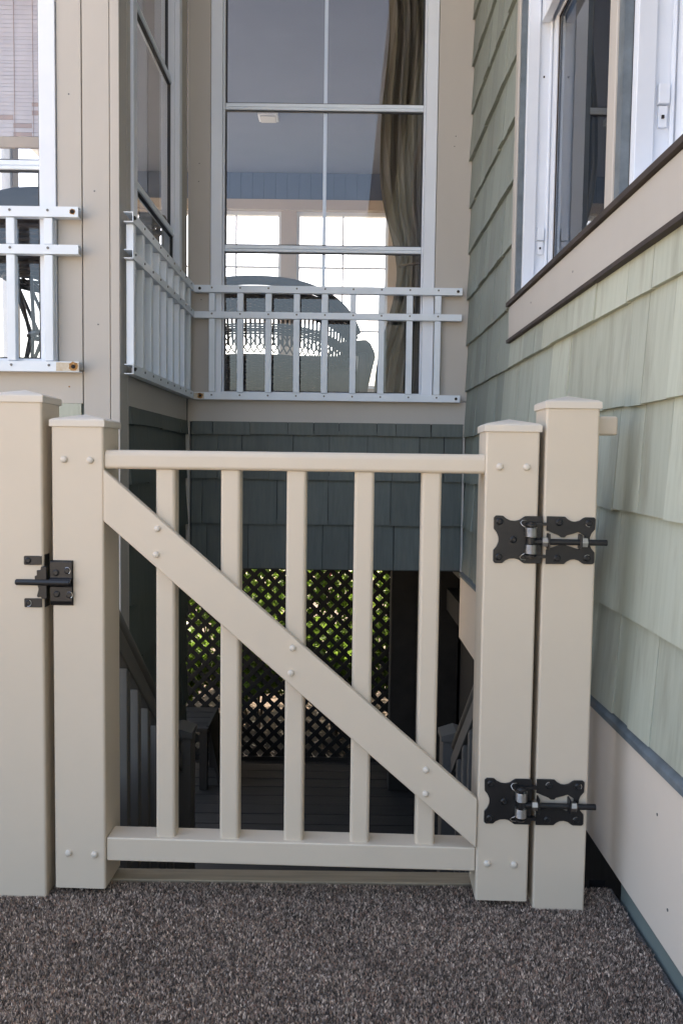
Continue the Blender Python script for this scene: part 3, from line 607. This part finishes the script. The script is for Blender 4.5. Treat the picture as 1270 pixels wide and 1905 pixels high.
# ------------------------------------------------------------------ hinges (gate frame: x along gate, y into it)
KZ = .0002007
def arc(x0, z0, x1, z1, sag, n=6):
    """points of a shallow concave notch between two points, sagging by sag (towards -z if sag>0)"""
    return [(x0 + (x1 - x0) * i / n, z0 + (z1 - z0) * i / n - sag * math.sin(math.pi * i / n)) for i in range(1, n)]
def hinge(cx, cz, label, chips):
    """cx = gap centre along the gate, cz = height"""
    t = thing('hinge', label, None, (cx, 0, cz - gz), local=True, parent=gate)
    P = lambda x, z: ((x - 605) * KZ, (372 - z) * KZ)
    y0, y1 = -.0040, -.0008
    ext = lambda s_, pts: s_.prism(pts, lambda a, b: (a, y0, b), lambda a, b: (a, y1, b))
    # gate leaf
    top = [(150, 145), (218, 147), (245, 172), (285, 190), (330, 194), (370, 185), (400, 162), (425, 147), (585, 147)]
    half = [(130, 165)] + top
    lft = [(132, 270), (160, 305), (177, 345), (180, 372)]
    pts = [P(*q) for q in top] + [P(x, 744 - z) for x, z in reversed(top)] + [P(132, 579)] + [P(x, 744 - z) for x, z in lft] + [P(x, z) for x, z in reversed(lft[:3])] + [P(130, 165)]
    s_ = MB(); ext(s_, pts); s_.build('gate_leaf', 'black_metal', t, .0008, 1)
    # post leaf, two arms round the slot
    up_ = [(628, 145), (798, 147), (825, 172), (860, 190), (895, 194), (935, 183), (965, 160), (985, 150), (1068, 150), (1085, 165), (1083, 262), (1050, 300), (1036, 335), (1034, 372), (988, 372), (985, 325), (925, 290), (880, 306), (815, 325), (800, 343), (765, 343), (745, 325), (690, 305), (640, 283), (628, 283)]
    s_ = MB(); ext(s_, [P(*q) for q in up_]); ext(s_, [P(x, 744 - z) for x, z in up_]); s_.build('post_leaf', 'black_metal', t, .0006, 1)
    # pivot knuckle and springs
    px = (472 - 605) * KZ; py = -.0155
    kn = MB(); kn.tube([(px, py, P(0, 345)[1]), (px, py, P(0, 402)[1])], .0085, 12); kn.tube([(px, py, P(0, 545)[1]), (px, py, P(0, 200)[1])], .0045, 10)
    kn.lathe((px, py, P(0, 232)[1]), (0, 0, 1), [(.0105, 0), (.0105, .002), (.007, .005), (0, .0058)], 12); kn.lathe((px, py, P(0, 512)[1]), (0, 0, -1), [(.0105, 0), (.0105, .002), (.007, .005), (0, .0058)], 12)
    kn.box(px - .007, px + .030, y1 - .012, y1, P(0, 232)[1], P(0, 205)[1]); kn.box(px - .007, px + .030, y1 - .012, y1, P(0, 540)[1], P(0, 512)[1]); kn.build('pivot', 'black_metal', t)
    for za, zb in ((250, 336), (408, 494)):
        s_ = MB(); path = []; T = 8
        for i in range(T * 12 + 1):
            th = 2 * math.pi * i / 12; path.append((px + .0108 * math.cos(th), py + .0108 * math.sin(th), P(0, za + (zb - za) * i / (T * 12))[1]))
        hk = -1 if za < 300 else 1; zz = path[0 if hk < 0 else -1]
        hook = [(px - .0110, py - .002, zz[2] - hk * .000), (px - .0165, py + .004, zz[2] - hk * .004), (px - .0185, py + .007, zz[2] - hk * .010), (px - .0150, py + .009, zz[2] - hk * .015) , (px - .006, py + .0095, zz[2] - hk * .0165)]
        if hk < 0: hook = [(x, y, 2 * zz[2] - z + 0) if False else (x, y, z) for x, y, z in hook]
        s_.tube(path, .00088, 6)
        sgn = 1 if za < 300 else -1
        s_.tube([(px - .0108, py, zz[2]), (px - .0165, py + .003, zz[2] + sgn * .004), (px - .0188, py + .007, zz[2] + sgn * .0085), (px - .0155, py + .009, zz[2] + sgn * .0125), (px - .007, py + .0095, zz[2] + sgn * .0135)], .00088, 6)
        s_.build('spring', 'zinc', t, smooth=True)
    # adjusting rod with its two nuts
    rz = P(0, 383)[1]; s_ = MB(); s_.tube([(px, py + .001, rz), (P(1180, 0)[0], py + .001, rz)], .0058, 12); s_.build('rod', 'black_metal', t)
    for nx in (575, 945):
        n_ = MB(); hexr = .0098; a0, a1 = P(nx, 0)[0], P(nx + 52, 0)[0]
        hx = [(hexr * math.cos(rad(60 * i + 30)), hexr * math.sin(rad(60 * i + 30))) for i in range(6)]
        n_.prism(hx, lambda a, b: (a0, py + .001 + b, rz + a), lambda a, b: (a1, py + .001 + b, rz + a)); n_.build('nut', 'zinc', t, .0006, 1)
    br_ = MB(); br_.box(P(925, 0)[0], P(943, 0)[0], py - .008, y1, rz - .012, rz + .015); br_.build('rod_bracket', 'black_metal', t, .001, 1); br_ = MB(); br_.box(P(632, 0)[0], P(646, 0)[0], py - .008, y1, rz - .014, rz + .016); br_.build('rod_bracket', 'black_metal', t, .001, 1)
    for i, q in enumerate(((185, 200), (318, 372), (185, 538), (745, 203), (735, 542), (1022, 205), (1015, 538))):
        a, b = P(*q); s_ = MB(); s_.lathe((a, y0, b), (0, -1, 0), [(.0072, -.0005), (.0066, .0018), (.0042, .0032), (.0034, .0022), (0, .0022)], 12); sc = s_.build('screw', 'black_metal', t)
        if i in chips:
            r_ = MB(); r_.tube([(a + .0066 * math.cos(w_), y0 - .0016, b + .0066 * math.sin(w_)) for w_ in [rad(chips[i] + 14 * k) for k in range(7)]], .0007, 5); r_.build('bare_edge', 'zinc', t)
    return t
hinge(.9455, .728, 'upper black spring hinge', {5: 200, 6: 60})
hinge(.9405, .218, 'lower black spring hinge', {3: 90, 5: -40, 6: 80})

# ------------------------------------------------------------------ latch
KL = .0001325
lt = thing('latch', 'black sliding bolt latch', None, (0, 0, .631 - gz), local=True, parent=gate)
Q = lambda x, z: ((x - 603) * KL - .001, (652 - z) * KL)
def sheet(name, parent, x0, x1, z0, z1, ya, yb, bev=.003):
    a0, b1 = Q(x0, z0); a1, b0 = Q(x1, z1); s_ = MB(); s_.prism(rounded_sq(a0, a1, b0, b1, bev), lambda a, b: (a, ya, b), lambda a, b: (a, yb, b)); return s_.build(name, 'black_metal', parent, .0005, 1)
# formed plate: upper lobe, half round channel, lower lobe (profile across z, extruded along x)
prf = []
R = .0078
outer = [(-.0032, .0425), (-.0075, .0400), (-.0075, .0130)] + [(-.0075 - .0085 * math.sin(rad(180 * i / 8)), .0118 * math.cos(rad(180 * i / 8)) * .75) for i in range(9)] + [(-.0075, -.0130), (-.0075, -.0370), (-.0045, -.0440), (-.0015, -.0460)]
inner = [(d + .0026, z) for d, z in outer][::-1]
s_ = MB(); pr2 = outer + inner; a0, a1 = Q(596, 0)[0], Q(922, 0)[0]
s_.prism(pr2, lambda d, z: (a0, d, z), lambda d, z: (a1, d, z)); s_.build('plate', 'black_metal', lt, .0006, 1)
s_ = MB(); s_.box(a0, a1, -.0008, -.0002, -.046, .0425); s_.build('back_plate', 'black_metal', lt)
bz = 0.0
s_ = MB(); s_.tube([(Q(118, 0)[0], -.0125, bz), (Q(900, 0)[0], -.0125, bz)], .0060, 14); s_.lathe((Q(118, 0)[0], -.0125, bz), (-1, 0, 0), [(.0060, 0), (.0048, .0016), (0, .0020)], 14); s_.build('bolt_rod', 'black_metal', lt)
for x, z in ((688, 510), (855, 478), (697, 825), (885, 835)):
    a, b = Q(x, z); s_ = MB(); s_.lathe((a, -.0075, b), (0, -1, 0), [(.0066, -.0005), (.0062, .0016), (.0040, .0030), (0, .0030)], 12); sc = s_.build('screw', 'black_metal', lt)
    if x > 800:
        r_ = MB(); r_.tube([(a + .0064 * math.cos(rad(w_)), -.0092, b + .0064 * math.sin(rad(w_))) for w_ in range(-60, 130, 20)], .0007, 5); r_.build('bare_edge', 'zinc', lt)
kp = thing('latch_keeper', 'black latch keeper with two tabs', None, (.116, 0, .631), local=True, parent=lp)
for z0, z1 in ((265, 398), (890, 1022)):
    sheet('tab', kp, 226, 470, z0, z1, -.0030, -.0004, .0022)
    a0, b1 = Q(462, z0); a1, b0 = Q(480, z1); s_ = MB(); s_.box(a0 - .0003, a1, -.0028, .034, b0 + .0005, b1 - .0005); s_.build('return_flange', 'black_metal', kp)
    a, b = Q(285, (z0 + z1) / 2 + 2); s_ = MB(); s_.lathe((a, -.0030, b), (0, -1, 0), [(.0066, -.0005), (.0062, .0014), (.0040, .0026), (.0032, .0016), (0, .0016)], 12); sc = s_.build('screw', 'black_metal', kp)
    if z0 > 800:
        r_ = MB(); r_.tube([(a + .0064 * math.cos(rad(w_)), -.0046, b + .0064 * math.sin(rad(w_))) for w_ in range(-100, 80, 20)], .0007, 5); r_.build('bare_edge', 'zinc', kp)
s_ = MB(); pts = [(480, 420), (470, 470), (415, 475), (418, 548), (385, 560), (388, 610), (402, 640), (425, 690), (440, 745), (438, 770), (415, 850), (430, 872), (475, 862), (485, 890), (560, 890), (560, 420)]
s_.prism([Q(*q) for q in pts], lambda a, b: (a, -.0050, b), lambda a, b: (a, -.0010 + .006, b)); s_.build('catch', 'black_metal', kp, .0008, 1)
s_ = MB(); a0, b1 = Q(480, 250); a1, b0 = Q(492, 1030); s_.box(a0 + .0022, a1 + .0022, .0055, .032, b0, b1); s_.build('strap', 'black_metal', kp)

# ------------------------------------------------------------------ stairs and stair railings
st = thing('staircase', 'dark wood stairs going down behind the gate', 'stairs', (-.05, 2.5, -1.5))
RISE, RUN, Y0S = .19, .25, 1.708
for k in range(1, 7):
    z = -RISE * k; ya = Y0S + RUN * (k - 1)
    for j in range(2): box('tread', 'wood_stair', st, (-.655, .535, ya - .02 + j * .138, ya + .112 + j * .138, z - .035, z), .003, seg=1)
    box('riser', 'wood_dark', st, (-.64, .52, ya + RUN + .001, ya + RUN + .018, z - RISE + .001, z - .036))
box('riser', 'wood_dark', st, (-.64, .52, Y0S - .001, Y0S + .016, -RISE + .001, -.046))
for xs in (-.69, .537):
    s_ = MB(); s_.prism([(1.71, -.01), (3.18, -1.13), (3.18, -1.328), (3.05, -1.328), (1.71, -.30)], lambda a, b: (xs, a, b), lambda a, b: (xs + .033, a, b)); s_.build('stringer', 'wood_dark', st)
SL = RISE / RUN
def stair_rail(x, label, y_new):
    t = thing('stair_railing', label, 'stair railing', (x, 2.5, -1.4))
    zr = lambda yy: .84 - SL * (yy - 1.69)
    s_ = MB(); s_.tube([(x, 1.73, zr(1.73)), (x, y_new - .03, zr(y_new - .03))], .022, 14); s_.build('handrail', 'rail_shaded', t, smooth=True)
    s_ = MB(); s_.hexa([(x - .02, 1.73, zr(1.73) - .10), (x + .02, 1.73, zr(1.73) - .10), (x - .02, y_new, zr(y_new) - .10), (x + .02, y_new, zr(y_new) - .10), (x - .02, 1.73, zr(1.73) - .03), (x + .02, 1.73, zr(1.73) - .03), (x - .02, y_new, zr(y_new) - .03), (x + .02, y_new, zr(y_new) - .03)]); s_.build('top_rail', 'rail_shaded', t, .004)
    s_ = MB(); s_.hexa([(x - .02, 1.73, zr(1.73) - .74), (x + .02, 1.73, zr(1.73) - .74), (x - .02, y_new, zr(y_new) - .74), (x + .02, y_new, zr(y_new) - .74), (x - .02, 1.73, zr(1.73) - .69), (x + .02, 1.73, zr(1.73) - .69), (x - .02, y_new, zr(y_new) - .69), (x + .02, y_new, zr(y_new) - .69)]); s_.build('bottom_rail', 'rail_shaded', t, .004)
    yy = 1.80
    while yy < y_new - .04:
        s_ = MB(); s_.hexa([(x - .018, yy - .018, zr(yy) - .70), (x + .018, yy - .018, zr(yy) - .70), (x - .018, yy + .018, zr(yy + .03) - .70), (x + .018, yy + .018, zr(yy + .03) - .70), (x - .018, yy - .018, zr(yy) - .09), (x + .018, yy - .018, zr(yy) - .09), (x - .018, yy + .018, zr(yy + .03) - .09), (x + .018, yy + .018, zr(yy + .03) - .09)]); s_.build('baluster', 'rail_shaded', t, .004); yy += .125
    s_ = MB(); s_.tube([(x, y_new - .045, zr(y_new - .045)), (x - .0, y_new - .025, zr(y_new) - .01), (x, y_new - .03, zr(y_new) - .05), (x, y_new - .06, zr(y_new) - .06)], .012, 8); s_.build('rail_return', 'rail_shaded', t, smooth=True)
    s_ = MB(); s_.box(x - .05, x + .05, y_new, y_new + .10, -1.326, -.185); pn = s_.build('newel_post', 'rail_shaded', t, .004)
    s_ = MB(); s_.prism([(x - .056, -.186), (x + .056, -.186), (x + .056, -.166), (x, -.148), (x - .056, -.166)], lambda a, b: (a, y_new - .006, b), lambda a, b: (a, y_new + .106, b)); s_.build('cap', 'rail_shaded', pn)
stair_rail(-.61, 'cream stair railing along the left shingled wall going down', 3.08)
stair_rail(.445, 'cream stair railing under the house band board going down', 3.08)

# ------------------------------------------------------------------ under the house: lattice, piles, bench, small box
la = thing('lattice_screen', 'dark diagonal lattice screen beyond the lower landing', 'lattice', (-.1, 5.95, -1.33))
LX0, LX1, LZ0, LZ1 = -1.50, 1.20, -1.33, .80
hp = .1008; hw = .0215
def diag(sign, yb):
    k = -40
    while k < 70:
        c = LX0 - 2.2 + k * hp; k += 1
        # centre line x = c + sign*(z-LZ0)
        if sign > 0: za, zb = max(LZ0, LZ0 + (LX0 - c)), min(LZ1, LZ0 + (LX1 - c))
        else: za, zb = max(LZ0, LZ0 + (c - LX1)), min(LZ1, LZ0 + (c - LX0))
        if zb - za < .03: continue
        xa, xb = c + sign * (za - LZ0), c + sign * (zb - LZ0)
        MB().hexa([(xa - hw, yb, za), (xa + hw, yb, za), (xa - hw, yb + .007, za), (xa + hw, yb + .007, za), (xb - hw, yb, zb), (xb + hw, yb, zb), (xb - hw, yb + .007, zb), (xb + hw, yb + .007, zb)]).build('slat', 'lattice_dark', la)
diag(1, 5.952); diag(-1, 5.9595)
box('frame_rail', 'wood_dark', la, (LX0, LX1, 5.935, 5.951, -1.329, -1.300)); box('frame_rail', 'wood_dark', la, (LX0, LX1, 5.93, 5.951, .70, .799))
for nm, x0, x1, y0 in (('a', .335, .505, 5.40), ('b', .655, .785, 5.42)):
    s_ = MB(); s_.box(x0, x1, y0, y0 + .16, -1.328, .798); s_.build('house_pile', 'wood_dark', bevel=.006)
    o = bpy.context.collection.objects[-1]
    tag(o, 'thick dark wood pile holding up the sunroom in front of the lattice' if nm == 'a' else 'slimmer dark wood pile right of the thick one, near the band board', 'pile')
sb = MB(); sb.box(.555, 1.35, 5.86, 5.93, -1.328, .798); tag(sb.build('dark_partition', 'wood_dark'), 'dark wood partition closing the lattice end under the house', 'partition')
bn = thing('storage_bench', 'dark slatted wood bench against the lattice on the landing', 'bench', (-1.15, 5.5, -1.33))
for i in range(4): box('seat_slat', 'wood_dark', bn, (-1.44, -.86, 5.36 + i * .12, 5.47 + i * .12, -.93, -.905), .003, seg=1)
for x in (-1.40, -.92):
    for yq in (5.38, 5.78): box('leg', 'wood_dark', bn, (x, x + .05, yq, yq + .05, -1.3275, -.931))
s_ = MB(); s_.hexa([(-.88, 5.40, -.90), (-.86, 5.40, -.90), (-.88, 5.80, -.90), (-.86, 5.80, -.90), (-.80, 5.40, -1.3), (-.78, 5.40, -1.3), (-.80, 5.80, -1.3), (-.78, 5.80, -1.3)]); s_.build('end_panel', 'wood_dark', bn)
ub = thing('utility_box', 'small white box with a red side under the house', 'box', (-.80, 4.05, -.06))
s_ = MB(); s_.box(-.87, -.79, 4.02, 4.10, -.03, .07); s_.build('case', 'white_box', ub, .006); s_ = MB(); s_.box(-.789, -.765, 4.03, 4.09, -.02, .06); s_.build('cover', 'red_plastic', ub, .004)
s_ = MB(); s_.box(-.86, -.80, 4.05, 4.09, -1.328, -.031); s_.build('stand', 'wood_dark', ub)

# ------------------------------------------------------------------ shrubs and leaf litter beyond the lattice
def leaves(name, n, centre, radii, size, mat, parent, seed, flat=False):
    rng = np.random.default_rng(seed)
    d = rng.normal(size=(n, 3)); d /= np.linalg.norm(d, axis=1)[:, None]; r = rng.uniform(.25, 1, n) ** .5
    lump = 1 + .25 * np.sin(d[:, 0] * 5 + seed) * np.sin(d[:, 2] * 6 + 2 * seed)
    Pt = np.array(centre) + d * (r * lump)[:, None] * np.array(radii)
    if flat: Pt[:, 2] = centre[2] + rng.uniform(0, .02, n)
    u = rng.normal(size=(n, 3)); 
    if flat: u[:, 2] *= .25
    u /= np.linalg.norm(u, axis=1)[:, None]; v = np.cross(u, rng.normal(size=(n, 3)) if not flat else np.array([[0, 0, 1.]]) + .3 * rng.normal(size=(n, 3))); v /= np.linalg.norm(v, axis=1)[:, None]
    L_ = rng.uniform(.6, 1.2, n)[:, None] * size; W_ = L_ * .38
    V = np.stack([Pt - u * L_ * .5, Pt + v * W_ * .5, Pt + u * L_ * .5, Pt - v * W_ * .5], 1).astype(np.float32)
    if parent is not None: V -= np.array(OFF[parent.name], np.float32)
    me = bpy.data.meshes.new(name); me.from_pydata(V.reshape(-1, 3).tolist(), [], [(4 * i, 4 * i + 1, 4 * i + 2, 4 * i + 3) for i in range(n)]); me.materials.append(M[mat])
    o = bpy.data.objects.new(name, me); C.objects.link(o); o.parent = parent
    return o
SH = [(-2.0, 7.9, .95, 1.15, 0), (-1.2, 8.3, .85, 1.3, 0), (-.45, 7.9, .80, 1.2, 1), (.30, 8.2, .85, 1.3, 1), (1.1, 7.9, .9, 1.2, 0), (1.95, 8.4, 1., 1.3, 0), (-2.6, 9.6, 1.2, 1.5, 0), (-1.0, 9.8, 1.2, 1.6, 2), (.5, 9.9, 1.2, 1.6, 2), (2.0, 10.0, 1.2, 1.6, 2), (-1.5, 7.0, .62, .50, 3), (-.75, 7.15, .6, .55, 3), (.0, 7.05, .62, .50, 3), (.75, 7.15, .6, .55, 3)]
for i, (x, y, r, h, kd) in enumerate(SH):
    lab = {0: 'plain green leafy shrub beyond the lattice screen', 1: 'leafy shrub with pink blossoms beyond the lattice screen', 2: 'tall pale green shrub behind the other shrubs', 3: 'low dark shrub close behind the lattice screen'}[kd]
    t = thing('shrub', lab, 'shrub', (x, y, -1.5), group='shrubs beyond the lattice')
    leaves('foliage', 4600, (x, y, -1.5 + .22 + h * .8), (r * .66, r * .62, h * .78), .085, 'leaf_light' if kd == 2 else 'leaf', t, i + 5)
    s_ = MB(); rr = random.Random(i)
    for k in range(7):
        a = rr.uniform(0, 6.28); s_.tube([(x + .05 * math.cos(a), y + .05 * math.sin(a), -1.5), (x + .2 * math.cos(a) * r, y + .2 * math.sin(a) * r, -1.1), (x + .45 * math.cos(a) * r, y + .42 * math.sin(a) * r, -1.5 + h)], [.016, .011, .004], 6)
    s_.build('stems', 'stem', t)
    if kd == 1: leaves('blossoms', 60, (x, y, -1.5 + .3 + h * .9), (r * .62, r * .58, h * .65), .075, 'flower', t, i + 50)
lit = leaves('leaf_litter', 2600, (0, 7.6, -1.492), (3.2, 1.9, .01), .06, 'litter', None, 99, True); tag(lit, 'dry brown leaf litter on the ground beyond the lattice', 'leaf litter', kind='stuff')

# ------------------------------------------------------------------ sunroom furnishings
def wicker_chair(cx, cy, z0):
    t = thing('wicker_armchair', 'dark brown high backed wicker armchair behind the sunroom window guard', 'armchair', (cx, cy, z0))
    def back(u, hgt):          # u -1..1 round the back, hgt 0..1 up: curved shell, near side towards the stairs
        topz = .690 - .24 * abs(u) ** 2.4; wdt = .50 + .04 * hgt
        return Vector((cx + wdt * math.sin(u * 1.25) / math.sin(1.25), cy - .34 + .30 * (1 - math.cos(u * 1.25)) - .10 * hgt, z0 + .08 + (topz - .08) * hgt))
    rim = MB(); rim.tube([back(-1 + 2 * i / 40, 1.0) for i in range(41)], .026, 8); rim.tube([back(-1 + 2 * i / 40, .93) for i in range(41)], .014, 8); rim.build('back_rim', 'wicker', t, smooth=True)
    sp = MB()
    for i in range(57):
        u = -1 + 2 * i / 56; sp.tube([back(u, .46 + .09 * k) for k in range(6)], .0068, 5)
    sp.build('back_spokes', 'wicker', t)
    ww = MB()                         # plain woven rows
    rows = [.03 + .0125 * k for k in range(29)] + [.56 + .020 * k for k in range(5)] + [.74 + .0125 * k for k in range(15)]
    for r_, hh in enumerate(rows): ww.tube([back(-1 + 2 * i / 44, hh) + Vector((0, .004 * (1 if (i + r_) % 2 else -1), 0)) for i in range(45)], .0058, 5)
    ww.build('back_weave', 'wicker', t)
    dm = MB()                         # open diamond band
    for i in range(-3, 40):
        for sg in (1, -1):
            pth = [back(max(-1, min(1, -1 + .052 * i + sg * .052 * k / 3 * 1.5)), .395 + .05 * k) for k in range(4)]
            dm.tube(pth, .004, 5)
    dm.build('diamond_band', 'wicker', t)
    for sg in (-1, 1):
        ar = MB(); P_ = [back(sg * .80, .62), Vector((cx + sg * .58, cy - .16, z0 + .38)), Vector((cx + sg * .60, cy + .10, z0 + .37)), Vector((cx + sg * .59, cy + .34, z0 + .32)), Vector((cx + sg * .57, cy + .44, z0 + .12))]
        ar.tube(P_, [.03, .05, .06, .06, .04], 10); ar.build('arm', 'wicker', t, smooth=True)
        sd_ = MB(); sd_.box(*sorted((cx + sg * .55, cx + sg * .60)), cy - .30, cy + .42, z0 + .05, z0 + .34); sd_.build('side_panel', 'wicker', t, .01)
        for yq in (-.30, .40): lg = MB(); lg.tube([(cx + sg * .52, cy + yq, z0 + .001), (cx + sg * .52, cy + yq, z0 + .12)], .022, 8); lg.build('leg', 'wicker', t)
    se = MB(); se.box(cx - .545, cx + .545, cy - .28, cy + .44, z0 + .11, z0 + .26); se.build('seat', 'wicker', t, .02)
    cu = MB(); cu.box(cx - .53, cx + .53, cy - .24, cy + .42, z0 + .262, z0 + .33); cu.build('cushion', 'cushion', t, .03, 3)
    return t
wicker_chair(-.47, 4.85, 1.12)

pp = thing('bowl_chair', 'dark round cane bowl chair behind the rust stained window guard', 'chair', (-1.16, 3.50, 1.12))
bx_, by_, bz_ = -1.17, 3.50, 1.12
rim = MB(); rim.tube([(bx_ + .40 * math.cos(2 * math.pi * i / 40), by_ + .40 * math.sin(2 * math.pi * i / 40), bz_ + .74 + .10 * math.sin(2 * math.pi * i / 40)) for i in range(40)], .024, 8, closed=True)
rim.build('rim', 'wicker', pp, smooth=True)
bw_ = MB()
for k in range(10):
    f = k / 10; rr = .395 * math.cos(f * 1.05); zz = .72 - .26 * math.sin(f * 1.25) 
    bw_.tube([(bx_ + rr * math.cos(2 * math.pi * i / 36), by_ + rr * math.sin(2 * math.pi * i / 36), bz_ + zz + .10 * (1 - f) * math.sin(2 * math.pi * i / 36)) for i in range(36)], .008 if k > 1 else .012, 6, closed=True)
for i in range(44):
    th = 2 * math.pi * i / 44
    bw_.tube([(bx_ + .395 * math.cos(f * 1.05) * math.cos(th), by_ + .395 * math.cos(f * 1.05) * math.sin(th), bz_ + .73 - .26 * math.sin(f * 1.25) + .10 * (1 - f) * math.sin(th)) for f in (0, .2, .4, .6, .8, 1.)], .006, 5)
bw_.build('bowl_cane', 'wicker', pp)
cu = MB(); cu.lathe((bx_, by_, bz_ + .50), (0, .12, 1), [(0, 0), (.18, .02), (.29, .08), (.36, .17), (.34, .23), (.2, .17), (0, .14)], 24); cu.build('cushion', 'cushion', pp, smooth=True)
ba = MB()
for i in range(14):
    th = 2 * math.pi * i / 14; ba.tube([(bx_ + .19 * math.cos(th), by_ + .19 * math.sin(th), bz_ + .01), (bx_ + .13 * math.cos(th + .4), by_ + .13 * math.sin(th + .4), bz_ + .25), (bx_ + .20 * math.cos(th + .8), by_ + .20 * math.sin(th + .8), bz_ + .47)], .008, 6)
for zz, rr in ((.012, .20), (.25, .135), (.47, .205)): ba.tube([(bx_ + rr * math.cos(2 * math.pi * i / 24), by_ + rr * math.sin(2 * math.pi * i / 24), bz_ + zz) for i in range(24)], .011, 6, closed=True)
ba.build('pedestal', 'wicker', pp)

# curtain
cu = bpy.data.meshes.new('curtain'); VV = []; UU = []; FF = []; NU, NV = 110, 60
for j in range(NV + 1):
    v = j / NV; z = 3.28 - v * 2.10
    tie = math.exp(-((z - 1.80) / .28) ** 2); xl = .175 + .06 * tie - .02 * (z < 1.8) * (1 - tie) + .02 * math.sin(z * 5); xr = .465
    if 2.35 < z < 2.9: xl -= .012 * math.sin((z - 2.35) / .55 * math.pi)
    for i in range(NU + 1):
        u = i / NU; ph = 2 * math.pi * (5.5 * u + .55 * (v - .4) ** 2 * 3)
        VV.append((xl + (xr - xl) * u + .006 * math.sin(ph * 1.7), 4.02 + .034 * (1 - .35 * tie) * math.sin(ph) + .012 * math.sin(ph * 2.3 + 1), z)); UU.append((u + .12 * math.sin(v * 5), v))
for j in range(NV):
    for i in range(NU): a = j * (NU + 1) + i; FF.append((a, a + 1, a + NU + 2, a + NU + 1))
ct = thing('curtain', 'beige striped curtain tied back inside the window by the right wall', 'curtain', (.32, 4.02, 1.18))
cu.from_pydata([(x - .32, y - 4.02, z - 1.18) for x, y, z in VV], [], FF); uvl = cu.uv_layers.new(name='UVMap')
for lp_ in cu.loops: uvl.data[lp_.index].uv = UU[lp_.vertex_index]
for f in cu.polygons: f.use_smooth = True
cu.materials.append(M['curtain']); o = bpy.data.objects.new('drape', cu); C.objects.link(o); o.parent = ct
o.modifiers.new('thick', 'SOLIDIFY').thickness = .002
s_ = MB(); s_.tube([(.10, 4.02, 3.29), (.49, 4.02, 3.29)], .012, 10); s_.build('curtain_rod', 'white_vinyl', ct)
s_ = MB(); s_.tube([(.255, 3.992, 1.795), (.30, 3.978, 1.80), (.36, 3.972, 1.81), (.42, 3.975, 1.825), (.47, 3.99, 1.84)], .007, 8); s_.build('tie_back', 'stem', ct, smooth=True)

# bamboo blind in the front window
bl = thing('bamboo_blind', 'pale bamboo roll blind half lowered in the front window', 'blind', (-1.5, 2.86, 1.90))
rng = random.Random(5); z = 1.945
while z < 3.28:
    hgt = rng.uniform(.009, .016); low = z < 2.05
    if low:      # lower fold: reeds dyed in short runs between the strings
        x = -1.99
        while x < -.985:
            wd = .0625; box('reed', rng.choice(['blind_reed', 'blind_reed', 'blind_brown', 'blind_reed', 'blind_brown']), bl, (x, min(x + wd - .0005, -.985), 2.850, 2.853, z, z + hgt - .0012)); x += wd
    else:
        box('reed', rng.choice(['blind_reed', 'blind_reed', 'blind_reed', 'blind_reed', 'blind_reed']), bl, (-1.99, -.985, 2.850, 2.853, z, z + hgt - .0012))
    z += hgt
for k in range(17):
    x = -1.985 + .0625 * k; box('string', 'blind_brown', bl, (x - .0007, x + .0007, 2.8475, 2.8497, 1.93, 3.28))
box('bottom_rail', 'blind_wood', bl, (-1.99, -.985, 2.844, 2.858, 1.905, 1.942), .003)
box('head_rail', 'blind_wood', bl, (-1.99, -.985, 2.835, 2.868, 3.281, 3.33), .003)

# ceiling lights
for (x, y, lab) in ((-.557, 6.05, 'small white square ceiling fixture over the middle of the sunroom'), (.40, 6.75, 'small white ceiling fixture by the sunroom corner behind the curtain')):
    t = thing('ceiling_fixture', lab, 'ceiling light', (x, y, ZC))
    s_ = MB(); s_.box(x - .07, x + .07, y - .07, y + .07, ZC - .045, ZC - .001); s_.build('housing', 'white_vinyl', t, .006); s_ = MB(); s_.box(x - .055, x + .055, y - .055, y + .055, ZC - .055, ZC - .0455); s_.build('diffuser', 'white_box', t, .004)
